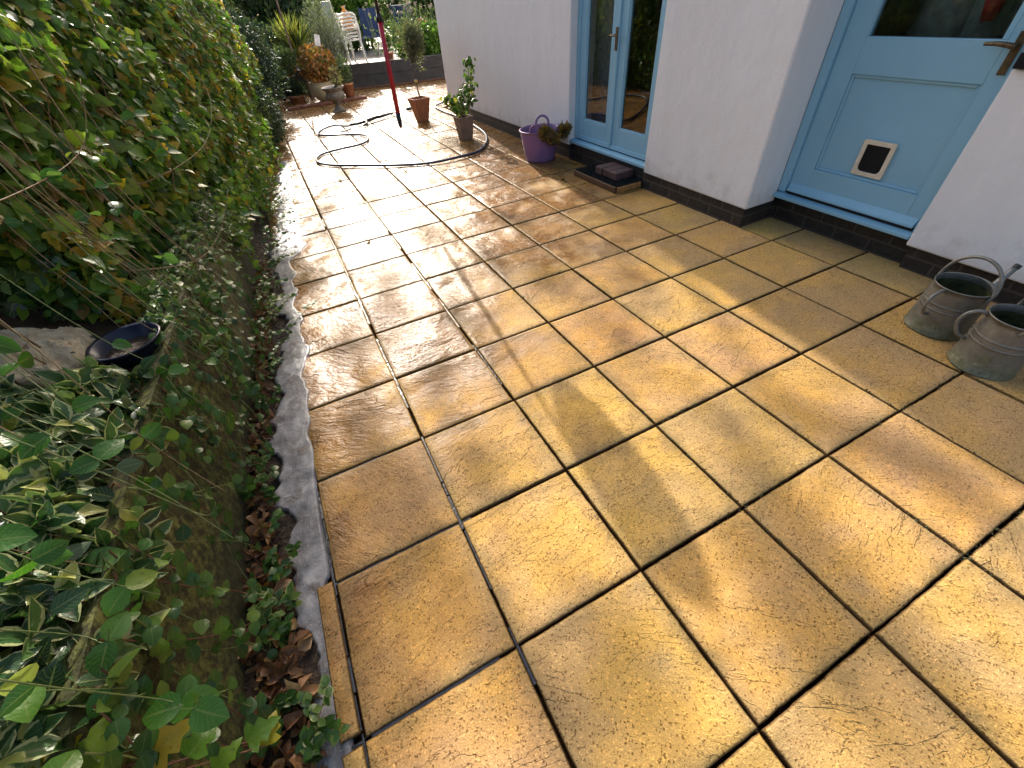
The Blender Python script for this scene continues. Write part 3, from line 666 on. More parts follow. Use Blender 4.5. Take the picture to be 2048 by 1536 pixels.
leaves('bristles', M_br, [(NEEDLE, pos, rdir(n, (0, 0, 1.6), .5), rdir(n), .016 + .01 * rng.random(n), np.full(n, 1.2))], mat_)
M_brk = simple('plum engineering brick', (.075, .040, .040), .6, .35, 35, .003, 110)
bs = [(3.115, 3.40, .0, 'plum coloured brick on the door mat, nearest of the row'), (3.118, 3.508, .03, 'plum coloured brick in the middle of the row on the door mat'), (3.113, 3.617, -.025, 'plum coloured brick on the door mat, farthest of the row')]
bs0 = None
for (bx, by, rot, lab) in bs:
    o = MB().box(bx - .095, bx + .11, by - .051, by + .051, .062, .125, rot=rot).build('brick', M_brk, None, bevel=.005)
    tag(o, lab, 'brick', 'bricks on the door mat')

# hose
M_hose = simple('dark blue hose', (.020, .035, .085), .28, .25, 8); M_blkp = simple('black plastic', (.016, .016, .018), .35, .2, 30)
hp_ = [(1.55, 8.31), (1.45, 8.40), (1.361, 8.53), (1.193, 8.52), (1.0, 8.326), (.95, 8.073), (1.046, 7.851), (1.291, 7.729), (1.482, 7.537), (1.539, 7.279), (1.478, 7.037), (1.309, 6.90), (1.061, 6.84), (.858, 6.82), (.755, 6.70), (.702, 6.475), (.742, 6.273), (.919, 6.036), (1.226, 5.74), (1.537, 5.516), (1.854, 5.337), (2.221, 5.296), (2.482, 5.364), (2.678, 5.572), (2.823, 5.827), (2.939, 6.147), (3.005, 6.559), (3.043, 7.08), (3.07, 7.633), (3.05, 8.217), (3.12, 8.70), (3.6, 9.1)]
hs = thing('pressure_hose', (1.5, 6.8, 0), 'dark blue pressure washer hose looped across the wet paving', 'hose')
MB().tube(smoothpath([(x, y, .0165 + (.002 if i % 3 else .010)) for i, (x, y) in enumerate(hp_)], 8), .0145, 8).build('hose_tube', M_hose, hs, smooth=True)
lz = thing('pressure_lance', (1.9, 8.3, 0), 'black pressure washer lance and trigger lying at the end of the blue hose', 'pressure lance')
MB().tube(smoothpath([(1.50, 8.33, .03), (1.62, 8.28, .035), (1.78, 8.33, .045), (1.92, 8.42, .05)], 5), [.02] * 10 + [.026] * 6, 10).build('grip', M_blkp, lz, smooth=True)
MB().tube([(1.76, 8.33, .045), (1.74, 8.18, .03), (1.66, 8.08, .025)], [.022, .02, .016], 8).build('trigger', M_blkp, lz, smooth=True)
MB().tube([(1.90, 8.40, .05), (2.10, 8.52, .045), (2.30, 8.62, .04)], [.022, .024, .014], 8).build('lance_body', M_blkp, lz, smooth=True)
MB().tube([(2.30, 8.62, .04), (2.60, 8.78, .03)], .007, 8).build('lance_tube', simple('bright steel', (.5, .5, .5), .25, .1, 10, metal=.9), lz, smooth=True)
MB().tube([(2.60, 8.78, .03), (2.68, 8.82, .03)], .026, 10).build('nozzle', M_blkp, lz, smooth=True)
MB().tube(smoothpath([(1.36, 8.42, .016), (1.47, 8.22, .016), (1.40, 8.05, .014), (1.28, 8.02, .013)], 5), .010, 8).build('connector', M_blkp, lz, smooth=True)

# clothes prop hanging from the line
px_, py_ = 1.34, 4.2
prop = thing('line_prop', (px_, py_, .61), 'red telescopic clothes prop hanging upright above the wet paving', 'clothes prop')
M_red = simple('red painted tube', (.50, .02, .035), .28, .15, 10)
MB().tube([(px_, py_, .735), (px_ + .018, py_, 1.335)], .0185, 16).build('lower_tube', M_red, prop, smooth=True)
MB().tube([(px_ + .018, py_, 1.325), (px_ + .035, py_, 2.35)], .0115, 14).build('upper_tube', simple('dark steel tube', (.05, .055, .07), .3, metal=.5), prop, smooth=True)
MB().tube([(px_ + .018, py_, 1.315), (px_ + .018, py_, 1.36)], [.025, .018], 14).build('collar', M_blkp, prop, smooth=True)
MB().tube([(px_ - .001, py_, .74), (px_ - .002, py_, .655), (px_ - .002, py_, .63)], [.0195, .018, .008], 14).build('end_cap', M_blkp, prop, smooth=True)
MB().tube(smoothpath([(px_ - .004, py_, .65), (px_ - .002, py_, .612), (px_ + .008, py_, .600), (px_ + .016, py_, .608), (px_ + .016, py_, .622)], 4), .0035, 8).build('hook', simple('bright steel', (.5, .5, .5), .25, .1, 10, metal=.9), prop, smooth=True)
line = MB().tube(smoothpath([(3.2, 4.9, 2.5), (2.4, 4.55, 2.40), (px_ + .035, py_, 2.355), (.6, 4.1, 2.36), (-1.4, 3.3, 2.5)], 5), .004, 6).build('washing_line', M_blkp, None)
tag(line, 'thin dark washing line stretched overhead between wall and bank', 'washing line')
pb = MB().lathe([(.012, .0), (.06, .04), (.105, .14), (.135, .36), (.12, .50), (.06, .62), (.012, .66)], (px_ + .150, py_ + .04, 1.66), 20, sx=1.0, sy=.35)  # out of view, sized and placed to cast the thick shadow on the slabs
tag(pb.build('peg_bag', simple('navy canvas', (.03, .04, .08), .9), None, smooth=True), 'dark canvas peg bag hanging unseen on the washing line, shaped for its shadow', 'peg bag')

# two square planters with plants
M_terra = simple('terracotta', (.40, .17, .085), .75, .18, 14, .002, 60); M_clay = simple('brown clay pot', (.26, .17, .12), .75, .2, 14, .002, 60)
M_bark = simple('grey bark', (.13, .11, .085), .85, .4, 60, .003, 120); M_bark2 = simple('brown stem', (.11, .065, .035), .8, .4, 60, .002, 120)
def square_pot(parent, c, b, t, h, mat, rot=0):
    v = []
    for (s_, z) in [(b, 0), (t * .97, h * .93), (t, h * .94), (t, h), (t - .016, h), (t - .03, h * .86)]:
        v.append((s_, z))
    mb = MB(); V = []; F = []; ang = [45, 135, 225, 315]
    for (s_, z) in v:
        for a in ang: V.append((c[0] + s_ * math.sqrt(2) * math.cos(R(a) + rot), c[1] + s_ * math.sqrt(2) * math.sin(R(a) + rot), z))
    for i in range(len(v) - 1):
        for k in range(4): F.append((i * 4 + k, i * 4 + (k + 1) % 4, (i + 1) * 4 + (k + 1) % 4, (i + 1) * 4 + k))
    F.append((3, 2, 1, 0)); mb.add(V, F); mb.build('pot', mat, parent, bevel=.006)
    s_ = t - .024; MB().add([(c[0] + s_ * math.sqrt(2) * math.cos(R(a) + rot), c[1] + s_ * math.sqrt(2) * math.sin(R(a) + rot), h * .89) for a in ang], [(0, 1, 2, 3)]).build('compost', M_soil, parent)
ol = thing('olive_tree', (2.56, 7.78, 0), 'standard olive tree with a bare stem in a tapered terracotta pot', 'potted tree')
square_pot(ol, (2.56, 7.78), .075, .135, .315, M_terra, R(8))
MB().tube(smoothpath([(2.60, 7.78, .28), (2.575, 7.78, .38), (2.565, 7.77, .55), (2.565, 7.77, .80)], 5), [.013] * 6 + [.010] * 10, 8).build('trunk', M_bark, ol, smooth=True)
M_olive = leaf_mat('olive leaves', [(0, (.16, .19, .11)), (.5, (.24, .27, .17)), (.85, (.27, .23, .13)), (1, (.38, .42, .30))], .45, .25, 0)
def twigs(n, base, c, r, rad=.004, mat=None, parent=None, name='twigs'):
    mb = MB(); 
    for k in range(n):
        d = rdir(1, (0, 0, .5))[0]; e = np.array(c) + d * np.array(r) * (.5 + .45 * rng.random()); m_ = (np.array(base) + e) / 2 + rng.normal(size=3) * .12 * np.array(r)
        mb.tube(smoothpath([base, m_, e], 4), [rad, rad * .9, rad * .85, rad * .8, rad * .7, rad * .6, rad * .5, rad * .4, rad * .3], 5, cap=False)
    return mb.build(name, mat, parent)
twigs(46, (2.565, 7.77, .74), (2.63, 7.78, .98), (.20, .20, .26), .0045, M_bark, ol)
n = 2600; P_, N_ = blob(n, (2.63, 7.78, 1.0), (.26, .26, .36), .95, lump=.8); leaves('foliage', M_olive, [(LANCE, P_, norm(N_ + rng.normal(size=(n, 3)) * .5 + np.array([0, 0, .7])), rdir(n), .038 + .02 * rng.random(n), np.full(n, .9))], ol)
MB().lathe([(.001, -.022), (.02, -.014), (.026, 0), (.02, .014), (.001, .022)], (2.562, 7.752, .53), 14, sy=.3).build('tag', simple('yellow tag', (.75, .65, .15), .5), ol)

cp_ = thing('potted_camellia', (2.655, 6.16, 0), 'leggy glossy leaved shrub with bamboo canes in a tapered brown pot', 'potted shrub')
square_pot(cp_, (2.655, 6.16), .072, .105, .265, M_clay, R(3))
st = MB(); ca = MB()
stems = [[(2.66, 6.16, .24), (2.66, 6.15, .40), (2.74, 6.14, .55), (2.80, 6.13, .75), (2.83, 6.12, .86)], [(2.66, 6.16, .24), (2.71, 6.15, .36), (2.80, 6.14, .45), (2.79, 6.14, .60)], [(2.65, 6.16, .24), (2.61, 6.14, .38), (2.52, 6.12, .47), (2.47, 6.12, .50)], [(2.66, 6.17, .24), (2.68, 6.17, .45), (2.69, 6.17, .54)], [(2.65, 6.15, .24), (2.60, 6.15, .33), (2.58, 6.15, .40)]]
lp = []
for s_ in stems:
    q = smoothpath(s_, 6); st.tube(q, [.0065 - .004 * i / len(q) for i in range(len(q))], 6)
    for i in range(len(q) // 3, len(q)):
        for k in range(3): lp.append(np.array(q[i]))
st.build('stems', M_bark2, cp_, smooth=True)
for (dx, dy, tx, ty, h) in [(.05, .05, .10, .05, .55), (.07, -.03, .17, -.02, .72), (-.01, .05, .04, .05, .60), (-.04, -.04, -.03, -.03, .42)]:
    ca.tube([(2.655 + dx, 6.16 + dy, .22), (2.655 + tx, 6.16 + ty, h)], .0045, 6)
ca.build('bamboo_canes', simple('bamboo', (.42, .27, .12), .5), cp_, smooth=True)
lp = np.array(lp); extra = np.array([[2.46, 6.12, .50]] * 14 + [[2.81, 6.12, .80]] * 12 + [[2.82, 6.13, .60]] * 8 + [[2.58, 6.14, .38]] * 8); lp = np.concatenate([lp, extra]); lp = lp + rng.normal(size=lp.shape) * np.array([.035, .035, .03])
n = len(lp); M_cam = leaf_mat('glossy leaves', [(0, (.035, .085, .018)), (.55, (.07, .15, .025)), (.86, (.16, .24, .04)), (.93, (.50, .45, .04)), (1, (.6, .5, .04))], .22, .4, .2)
leaves('foliage', M_cam, [(OVATE, lp, norm(rng.normal(size=(n, 3)) * .7 + np.array([0, 0, -.8])), rdir(n, (0, -.3, .6), .6), .055 + .025 * rng.random(n), np.full(n, .85))], cp_)

# group of pots at the far left
def plant(name, loc, label, cat, group=None): return thing(name, loc, label, cat, group)
M_stone = simple('weathered stone', (.20, .18, .15), .85, .4, 22, .006, 60); M_cream = simple('cream glaze', (.50, .42, .26), .5, .15, 8, .001, 40)
ur = thing('stone_urn', (1.60, 9.97, 0), 'grey stone urn on a square foot holding a dying plant', 'urn')
MB().lathe([(.001, .0), (.10, .0), (.10, .035), (.085, .05), (.05, .085), (.045, .115), (.075, .135), (.07, .15), (.135, .18), (.175, .225), (.18, .26), (.155, .30), (.15, .32), (.19, .355), (.205, .375), (.20, .385), (.175, .375), (.12, .33), (.001, .325)], (1.60, 9.97, 0), 28).build('urn_body', M_stone, ur, smooth=True)
MB().box(1.49, 1.71, 9.86, 10.08, .0, .03).build('foot', M_stone, ur, bevel=.006)
MB().tube(smoothpath([(1.60, 9.97, .33), (1.68, 9.95, .42), (1.72, 9.94, .52), (1.70, 9.94, .62)], 4), [.022] * 4 + [.014] * 9, 6).build('stems', M_bark, ur)
n = 60; P_, N_ = blob(n, (1.70, 9.94, .52), (.10, .10, .16)); M_wilt = leaf_mat('wilted leaves', [(0, (.20, .13, .06)), (.5, (.28, .22, .12)), (1, (.16, .17, .09))], .7, .3, 0)
leaves('foliage', M_wilt, [(CURLY, P_, N_ + rng.normal(size=(n, 3)) * .5, rdir(n), .06, None)], ur)
cr = thing('cream_pot', (1.60, 11.6, 0), 'large cream glazed pot holding an orange leaved shrub behind the stone urn', 'potted shrub')
MB().lathe([(.001, 0), (.13, 0), (.17, .03), (.235, .13), (.26, .22), (.255, .29), (.245, .305), (.262, .325), (.255, .338), (.23, .325), (.22, .28), (.001, .28)], (1.60, 11.6, 0), 32).build('pot', M_cream, cr, smooth=True)
M_org = leaf_mat('autumn leaves', [(0, (.44, .16, .04)), (.35, (.62, .27, .07)), (.6, (.36, .14, .06)), (.78, (.22, .25, .05)), (.9, (.50, .36, .06)), (1, (.62, .30, .16))], .35, .4, .1)
n = 1500; P_, N_ = blob(n, (1.63, 11.55, .62), (.50, .42, .36), .7, seed=3); leaves('foliage', M_org, [(OVATE, P_, norm(N_ * .6 + rng.normal(size=(n, 3)) + np.array([0, 0, -.2])), rdir(n, (0, -.5, .6)), .05 + .035 * rng.random(n), None)], cr)
twigs(30, (1.6, 11.6, .3), (1.63, 11.55, .62), (.40, .36, .32), .006, M_bark2, cr)
tp = thing('terracotta_pot', (2.06, 11.2, 0), 'tall round terracotta pot with a leafy green plant to the right of the urn', 'potted plant')
MB().lathe([(.001, 0), (.085, 0), (.115, .25), (.125, .25), (.125, .285), (.11, .285), (.10, .25), (.001, .25)], (2.06, 11.2, 0), 24).build('pot', M_terra, tp, smooth=True)
M_gr1 = leaf_mat('mid green leaves', [(0, (.035, .075, .025)), (.6, (.08, .14, .04)), (1, (.22, .30, .10))], .35, .4, .1)
n = 700; P_, N_ = blob(n, (2.06, 11.2, .50), (.18, .18, .30), .8, seed=4); leaves('foliage', M_gr1, [(OVATE, P_, N_ + rng.normal(size=(n, 3)) * .7, rdir(n), .035, None)], tp)
tw = thing('terracotta_bowl', (1.04, 11.9, 0), 'shallow terracotta bowl with a dark spiky plant at the left of the pot group', 'potted plant')
MB().lathe([(.001, 0), (.15, 0), (.172, .10), (.182, .10), (.182, .14), (.165, .14), (.15, .10), (.001, .10)], (1.04, 11.9, 0), 28).build('pot', M_terra, tw, smooth=True)
M_dk = leaf_mat('dark blue green leaves', [(0, (.012, .030, .020)), (.6, (.025, .055, .035)), (1, (.07, .11, .07))], .35, .3, 0)
n = 260; leaves('foliage', M_dk, [(BLADE, np.array([1.04, 11.9, .12]) + rng.normal(size=(n, 3)) * np.array([.07, .07, .01]), rdir(n, (0, 0, 1.2), .7), rdir(n), .22 + .1 * rng.random(n), np.full(n, 1.3))], tw)
bk = MB(); 
for k in range(9): pass
tag(MB().box(.75, 2.35, 10.95, 11.13, .0, .045).build('brick_edging', simple('red brick edging', (.18, .07, .045), .8, .35, 12, .004, 60), None, bevel=.008), 'low red brick edging in front of the far pots', 'brick edging')
lb = thing('plant_label', (1.70, 11.0, .62), 'white card label standing among the far pots', 'plant label')
MB().box(1.66, 1.76, 11.0, 11.004, .93, 1.10, tilt=('Y', .25)).build('card', simple('white card', (.85, .87, .9), .5), lb); MB().tube([(1.70, 11.0, .62), (1.71, 11.0, .96)], .004, 6).build('stick', M_bark, lb)
cn = MB().tube([(1.195, 11.0, .9), (1.235, 11.0, 1.95)], .017, 8).build('cane_pole', simple('weathered pole', (.16, .11, .08), .7), None)
tag(cn, 'thin weathered pole rising from the bushes at the far left', 'pole')

# raised bed at the far end
M_sleeper = simple('dark timber', (.035, .034, .036), .7, .4, 8, .004, 30)
rb = thing('raised_bed', (3.4, 12.6, 0), 'dark timber retaining edge of the raised terrace at the far end', 'raised bed')
def skew(x, d=0): return 12.78 - (x - 2.3) * .28 + d
for (z0, z1) in [(-.03, .225), (.228, .455)]:
    mb = MB(); mb.add([(0.3, skew(.3), z0), (9, skew(9), z0), (9, skew(9, .12), z0), (.3, skew(.3, .12), z0), (.3, skew(.3), z1), (9, skew(9), z1), (9, skew(9, .12), z1), (.3, skew(.3, .12), z1)], [(0, 1, 5, 4), (2, 3, 7, 6), (4, 5, 6, 7), (1, 2, 6, 5), (3, 0, 4, 7), (0, 3, 2, 1)])
    mb.build('board', M_sleeper, rb, bevel=.008)
tc = MB(); tc.add([(-8, 12.9 + .28 * 3, .44), (14, 9.5, .44), (14, 60, .44), (-8, 60, .44)], [(0, 1, 2, 3)]); tc.v[0] = (-8, skew(-8, .1), .44); tc.v[1] = (14, skew(14, .1), .44)
tag(tc.build('terrace', simple('pale terrace gravel', (.34, .30, .25), .55, .4, 14, .01, 60)), kind='structure')
tk = MB(); tk.add([(2.3, skew(2.3, -.22), .012), (9, skew(9, -.22), .012), (9, skew(9, 0), .012), (2.3, skew(2.3, 0), .012)], [(0, 1, 2, 3)])
tag(tk.build('path_edge', simple('red brick edge', (.24, .10, .07), .6, .3, 14)), kind='structure')

# stack of white plastic chairs
M_wpl = simple('white garden plastic', (.72, .72, .68), .4, .1, 6)
def plastic_chair(x, y, z, rot, lab):
    t = thing('plastic_chair', (x, y, z), lab, 'garden chair', 'stacked white plastic chairs')
    t.rotation_euler = (0, 0, rot); WL[t.name] = np.zeros(3)
    for sx in (-1, 1):
        MB().tube([(sx * .26, -.22, .0), (sx * .22, -.20, .42)], [.022, .028], 8).build('leg', M_wpl, t, smooth=True)
        MB().tube([(sx * .25, .25, .0), (sx * .20, .20, .42)], [.022, .028], 8).build('leg', M_wpl, t, smooth=True)
        MB().tube(smoothpath([(sx * .235, -.21, .40), (sx * .27, -.20, .62), (sx * .26, .05, .65), (sx * .22, .24, .62)], 4), .020, 8).build('armrest', M_wpl, t, smooth=True)
    MB().box(-.22, .22, -.22, .22, .405, .435).build('seat', M_wpl, t, bevel=.012)
    b = MB()
    for k in range(6): b.box(-.19 + k * .068, -.15 + k * .068, .20, .22, .44, .84, tilt=('X', -.22), c=(0, .2, .44))
    b.box(-.21, .21, .195, .225, .82, .90, tilt=('X', -.22), c=(0, .2, .44)); b.build('backrest', M_wpl, t, bevel=.006)
    return t
for k in range(5):
    labs = ['lowest white plastic chair of the stack standing on the far terrace', 'second white plastic chair from the ground in the far stack', 'middle white plastic chair of the far stack', 'white plastic chair just under the topmost one of the far stack', 'topmost white plastic chair of the far stack, with an orange bag on it']
    plastic_chair(2.70, 13.45 + .02 * k, .44 + .062 * k, R(112), labs[k])
bgm = NM('orange plastic bag'); p = bgm.pos(); bgm.P(color=bgm.mix(bgm.ramp(bgm.noise(p, 9, 3), [(.45, 0.), (.6, .8)]), (.80, .32, .04), (.65, .62, .58)), rough=.3, normal=bgm.bump(bgm.noise(p, 22, 5, .7), .03))
v = MB().lathe([(.001, 0), (.12, .01), (.15, .10), (.13, .22), (.07, .32), (.03, .37), (.05, .42)], (2.78, 13.35, 1.05), 22, sx=1.0, sy=.8)
v.v = [(x + .03 * (vnoise(x * 22, z * 22, 3) - .5), y + .03 * (vnoise(y * 22, z * 25, 5) - .5), z + .02 * (vnoise(x * 30, y * 30, 8) - .5)) for x, y, z in v.v]
tag(v.build('plastic_bag', bgm.m, None, smooth=True), 'crumpled orange and clear plastic bag on top of the stacked chairs', 'plastic bag')
# blue reclining chairs
M_bluef = simple('navy mesh fabric', (.020, .045, .12), .6, .2, 20); M_fr = simple('dark chair frame', (.05, .07, .12), .35, metal=.5)
def blue_chair(x, y, rot, lab):
    t = thing('garden_chair', (x, y, .44), lab, 'garden chair', 'blue mesh garden chairs'); t.rotation_euler = (0, 0, rot); WL[t.name] = np.zeros(3)
    MB().box(-.24, .24, -.25, .24, .38, .395, tilt=('X', .08)).build('seat', M_bluef, t)
    MB().box(-.24, .24, .235, .25, .38, .98, tilt=('X', -.28), c=(0, .24, .38)).build('backrest', M_bluef, t)
    for sx in (-1, 1):
        MB().tube([(sx * .26, -.27, 0), (sx * .26, .22, .40)], .012, 8).build('leg', M_fr, t, smooth=True)
        MB().tube([(sx * .26, .30, 0), (sx * .26, -.26, .40)], .012, 8).build('leg', M_fr, t, smooth=True)
        MB().tube([(sx * .26, -.26, .60), (sx * .26, .30, .62)], .014, 8).build('armrest', M_fr, t, smooth=True)
        MB().tube([(sx * .25, .23, .37), (sx * .25, .41, .99)], .012, 8).build('back_frame', M_fr, t, smooth=True)
    return t
blue_chair(3.62, 14.9, R(-20), 'navy mesh garden chair facing the camera, beside the stacked white chairs')
blue_chair(4.60, 14.9, R(160), 'navy mesh garden chair half hidden behind the red clothes prop')
bb = MB()
for k in range(5): bb.box(5.0, 5.38, 15.2, 15.24, .80 + k * .06, .845 + k * .06)
t = thing('slatted_chair', (5.2, 15.2, .44), 'orange slatted seat back glimpsed behind the flowering plants', 'slatted chair'); bb.build('slats', simple('orange wood', (.50, .15, .07), .5), t); MB().box(4.99, 5.02, 15.205, 15.235, .44, 1.1).build('post', M_fr, t); MB().box(5.36, 5.39, 15.205, 15.235, .44, 1.1).build('post', M_fr, t)

sp = thing('small_pot', (3.46, 12.7, .44), 'small terracotta pot with a leafy plant on the edge of the raised terrace', 'potted plant')
MB().lathe([(.001, 0), (.05, 0), (.075, .11), (.085, .11), (.085, .14), (.07, .14), (.001, .12)], (3.46, 12.65, .455), 20).build('pot', M_terra, sp, smooth=True)
n = 160; P_, N_ = blob(n, (3.44, 12.65, .78), (.10, .10, .17), .8); leaves('foliage', M_gr1, [(OVATE, P_, N_ + rng.normal(size=(n, 3)) * .6, rdir(n), .06, None)], sp)

# ------------------------------------------------------------------ far shrubs
def bush(name, c, r, n, T, size, mat, label, cat='shrub', group=None, shell=.55, up=.3, asp=None, core=True, seed=0, tw=20, droop=0, lump=.4):
    base = (c[0], c[1], max(0, c[2] - r[2]))
    t = thing(name, base, label, cat, group)
    P_, N_ = blob(n, c, r, shell, lump=lump, seed=seed); P_[:, 2] = np.maximum(P_[:, 2], base[2] + .02)
    d = norm(N_ * .8 + rng.normal(size=(n, 3)) * .6 + np.array([0, 0, up - droop]))
    leaves('foliage', mat, [(T, P_, d, norm(N_ + np.array([0, 0, .6]) + rng.normal(size=(n, 3)) * .5), size * (.7 + .6 * rng.random(n)), asp if asp is None else np.full(n, asp))], t)
    if tw: twigs(tw, base, c, [q * .85 for q in r], .012 if r[2] > .6 else .006, M_bark2, t, 'branches')
    return t
L_dark = leaf_mat('evergreen leaves', [(0, (.012, .032, .012)), (.5, (.025, .060, .018)), (.9, (.055, .11, .03)), (1, (.14, .20, .06))], .35, .25, 0)
L_bright = leaf_mat('bright green leaves', [(0, (.05, .13, .02)), (.5, (.10, .24, .03)), (1, (.26, .40, .05))], .35, .5, .1)
L_grey = leaf_mat('silver grey leaves', [(0, (.10, .12, .09)), (.5, (.20, .23, .18)), (1, (.36, .38, .32))], .5, .3, 0)
L_conif = leaf_mat('conifer leaves', [(0, (.010, .030, .016)), (.6, (.022, .060, .028)), (1, (.06, .12, .05))], .5, .15, 0)
L_phor = leaf_mat('striped sword leaves', [(0, (.05, .09, .02)), (.5, (.12, .17, .03)), (.75, (.45, .40, .06)), (1, (.30, .30, .10))], .35, .4, 0)
bush('dome_bush', (.10, 7.9, .42), (.46, .65, .50), 9000, NEEDLE, .05, L_conif, 'dense rounded dark green bush where the climber meets the paving', shell=.25, asp=1.3, lump=.15, seed=5)
bush('conifer', (.35, 10.3, .85), (.55, .8, .95), 7000, NEEDLE, .08, L_conif, 'blue green feathery conifer behind the rounded bush', asp=1.4, seed=6)
bush('dark_shrub', (.80, 12.4, .75), (.60, .5, .75), 3500, LANCE, .08, M_dk, 'dark glossy shrub behind the terracotta bowl', seed=7)
bush('leafy_shrub', (1.05, 11.6, .75), (.28, .28, .28), 900, LANCE, .06, M_gr1, 'light green narrow leaved shrub above the terracotta bowl', seed=8)
bush('rosemary', (2.05, 12.3, .95), (.50, .45, .80), 6500, NEEDLE, .055, L_grey, 'tall silver grey rosemary bush in front of the white chairs', shell=.8, asp=1.2, up=1.4, seed=9)
py = thing('sword_plant', (1.38, 12.2, .5), 'spiky plant with yellow striped sword leaves at the far left', 'spiky plant')
n = 220; leaves('foliage', L_phor, [(BLADE, np.array([1.38, 12.2, .75]) + rng.normal(size=(n, 3)) * .04, rdir(n, (0, 0, 1.1), .62), rdir(n), .5 + .2 * rng.random(n), np.full(n, 1.1))], py)
MB().tube([(1.38, 12.2, 0), (1.38, 12.2, .8)], .05, 8).build('stem', M_bark, py)
bush('hydrangea', (4.75, 12.95, .68), (.55, .5, .34), 2600, ROUND, .075, L_bright, 'bright green broad leaved bush on the raised terrace next to the house corner', shell=.3, seed=10, tw=8, lump=.15)
bush('low_shrub', (4.0, 12.85, .60), (.38, .3, .22), 900, OVATE, .06, L_bright, 'low yellow green plant on the raised terrace beside the small pot', seed=11, tw=6)
lv = thing('verbena', (4.3, 13.5, .44), 'tall wispy plant with mauve flower heads on the raised terrace', 'flowering plant')
mb = MB(); fl_ = []
for k in range(46):
    b_ = np.array([4.3 + rng.normal() * .42, 13.6 + rng.normal() * .25, .44]); tpz = 1.25 + .35 * rng.random(); e_ = b_ + np.array([rng.normal() * .15, 0, tpz - .44])
    mb.tube([tuple(b_), tuple((b_ + e_) / 2 + rng.normal(size=3) * .03), tuple(e_)], [.006, .005, .003], 5, cap=False); fl_.append(e_)
mb.build('stems', simple('pale stem', (.20, .24, .12), .6), lv)
fl_ = np.array(fl_); q = np.repeat(fl_, 26, 0) + rdir(len(fl_) * 26) * .028
leaves('flowers', leaf_mat('mauve florets', [(0, (.30, .20, .34)), (1, (.55, .42, .55))], .6, .4, 0), [(OVATE, q, rdir(len(q)), rdir(len(q)), .02, None)], lv)
n = 1400; leaves('foliage', M_gr1, [(LANCE, np.array([4.3, 13.6, .8]) + rng.normal(size=(n, 3)) * np.array([.42, .25, .22]), rdir(n, (0, 0, 1)), rdir(n), .09, None)], lv)
k = 0
for (x, y, rx, ry, rz, mt, lab) in [
    (-.9, 15.5, 1.5, 1.2, 1.3, L_dark, 'large dark evergreen shrub at the far left of the garden'),
    (1.4, 16.2, 1.3, 1.0, 1.3, L_dark, 'dark evergreen shrub behind the white chairs'),
    (3.4, 17.2, 1.4, 1.0, 1.2, L_bright, 'leafy green shrub behind the navy chairs'),
    (5.6, 16.8, 1.3, 1.0, 1.2, M_gr1, 'mid green shrub behind the mauve flowers'),
    (7.8, 16.0, 1.5, 1.2, 1.3, L_dark, 'dark shrub behind the corner of the house'),
    (2.3, 19.5, 2.2, 1.2, 1.6, L_dark, 'dark hedge plant closing the garden in the middle'),
    (6.2, 20.5, 2.6, 1.2, 1.7, L_dark, 'dark hedge plant closing the garden on the right'),
    (-2.6, 19.0, 2.6, 1.4, 1.7, L_dark, 'dark hedge plant closing the garden on the left')]:
    k += 1; bush('shrub', (x, y, .44 + rz * .75), (rx, ry, rz), 6000, OVATE, .11, mt, lab, 'shrub', 'shrubs closing the far garden', shell=.5, seed=20 + k, tw=14)

# trees that throw the dappled shade (crowns above the frame)
def tree(loc, trunk, crowns, label, mat, size=.13):
    t = thing('tree', loc, label, 'tree')
    mb = MB(); mb.tube(smoothpath(trunk, 5), [.16 - .10 * i / (5 * (len(trunk) - 1)) for i in range(5 * (len(trunk) - 1) + 1)], 10)
    tip = np.array(trunk[-1])
    for (c, r, n) in crowns:
        c = np.array(c); mb.tube(smoothpath([tuple(tip), tuple((tip + c) / 2 + np.array([0, 0, .3])), tuple(c)], 4), [.014 - .011 * i / 8 for i in range(9)], 5)
        for k in range(6):
            d = rdir(1)[0] * np.array(r) * .7; mb.tube([tuple(c), tuple(c + d)], [.005, .002], 4)
    mb.build('trunk', M_bark, t, smooth=True)
    G = []
    for j, (c, r, n) in enumerate(crowns):
        P_, N_ = blob(n, c, r, 1.0, lump=.9, seed=int(40 + j)); G.append((OVATE, P_, rdir(n, (0, 0, -.3)), rdir(n, (0, 0, .8)), size * (.7 + .6 * rng.random(n)), None))
    leaves('crown', mat, G, t)
    return t
cr_ = []   # unseen leaf clumps, each placed so its shadow dapples a chosen ground spot
for (xg, yg, sz) in [(0.91, 2.15, .18), (1.62, 2.16, .10), (1.46, 2.68, .10), (1.9, 3.28, .06), (0.64, 2.46, .2), (0.30, 2.20, .2), (0.65, 2.90, .2), (1.23, 3.39, .2), (0.23, 1.59, .15), (0.38, 1.08, .12), (0.26, 1.31, .12), (0.23, 0.91, .14), (0.62, 1.10, .10), (1.62, 1.45, .10), (1.45, 0.26, .10), (1.62, 0.74, .09), (1.52, 0.50, .10), (2.00, 0.39, .13), (1.92, 0.59, .10), (2.08, 0.16, .12), (1.25, 0.20, .10), (1.20, -0.04, .14), (1.39, -0.12, .18), (0.37, 0.57, .12), (0.48, 0.30, .14), (0.71, 0.27, .09), (0.01, 0.68, .14), (0.12, 0.43, .12), (0.52, 4.62, .25), (0.91, 5.66, .25), (0.21, 3.29, .2), (0.96, 4.60, .2), (0.66, 1.68, .12), (0.09, 1.10, .12), (0.45, 3.85, .2)]:
    D = 13.6 + 1.2 * rng.random()
    cr_.append(((xg + D * math.cos(R(AZ)), yg + D * math.sin(R(AZ)), D * math.tan(R(EL))), (sz * 1.1, .35, sz * .9), int(16 + 90 * sz)))
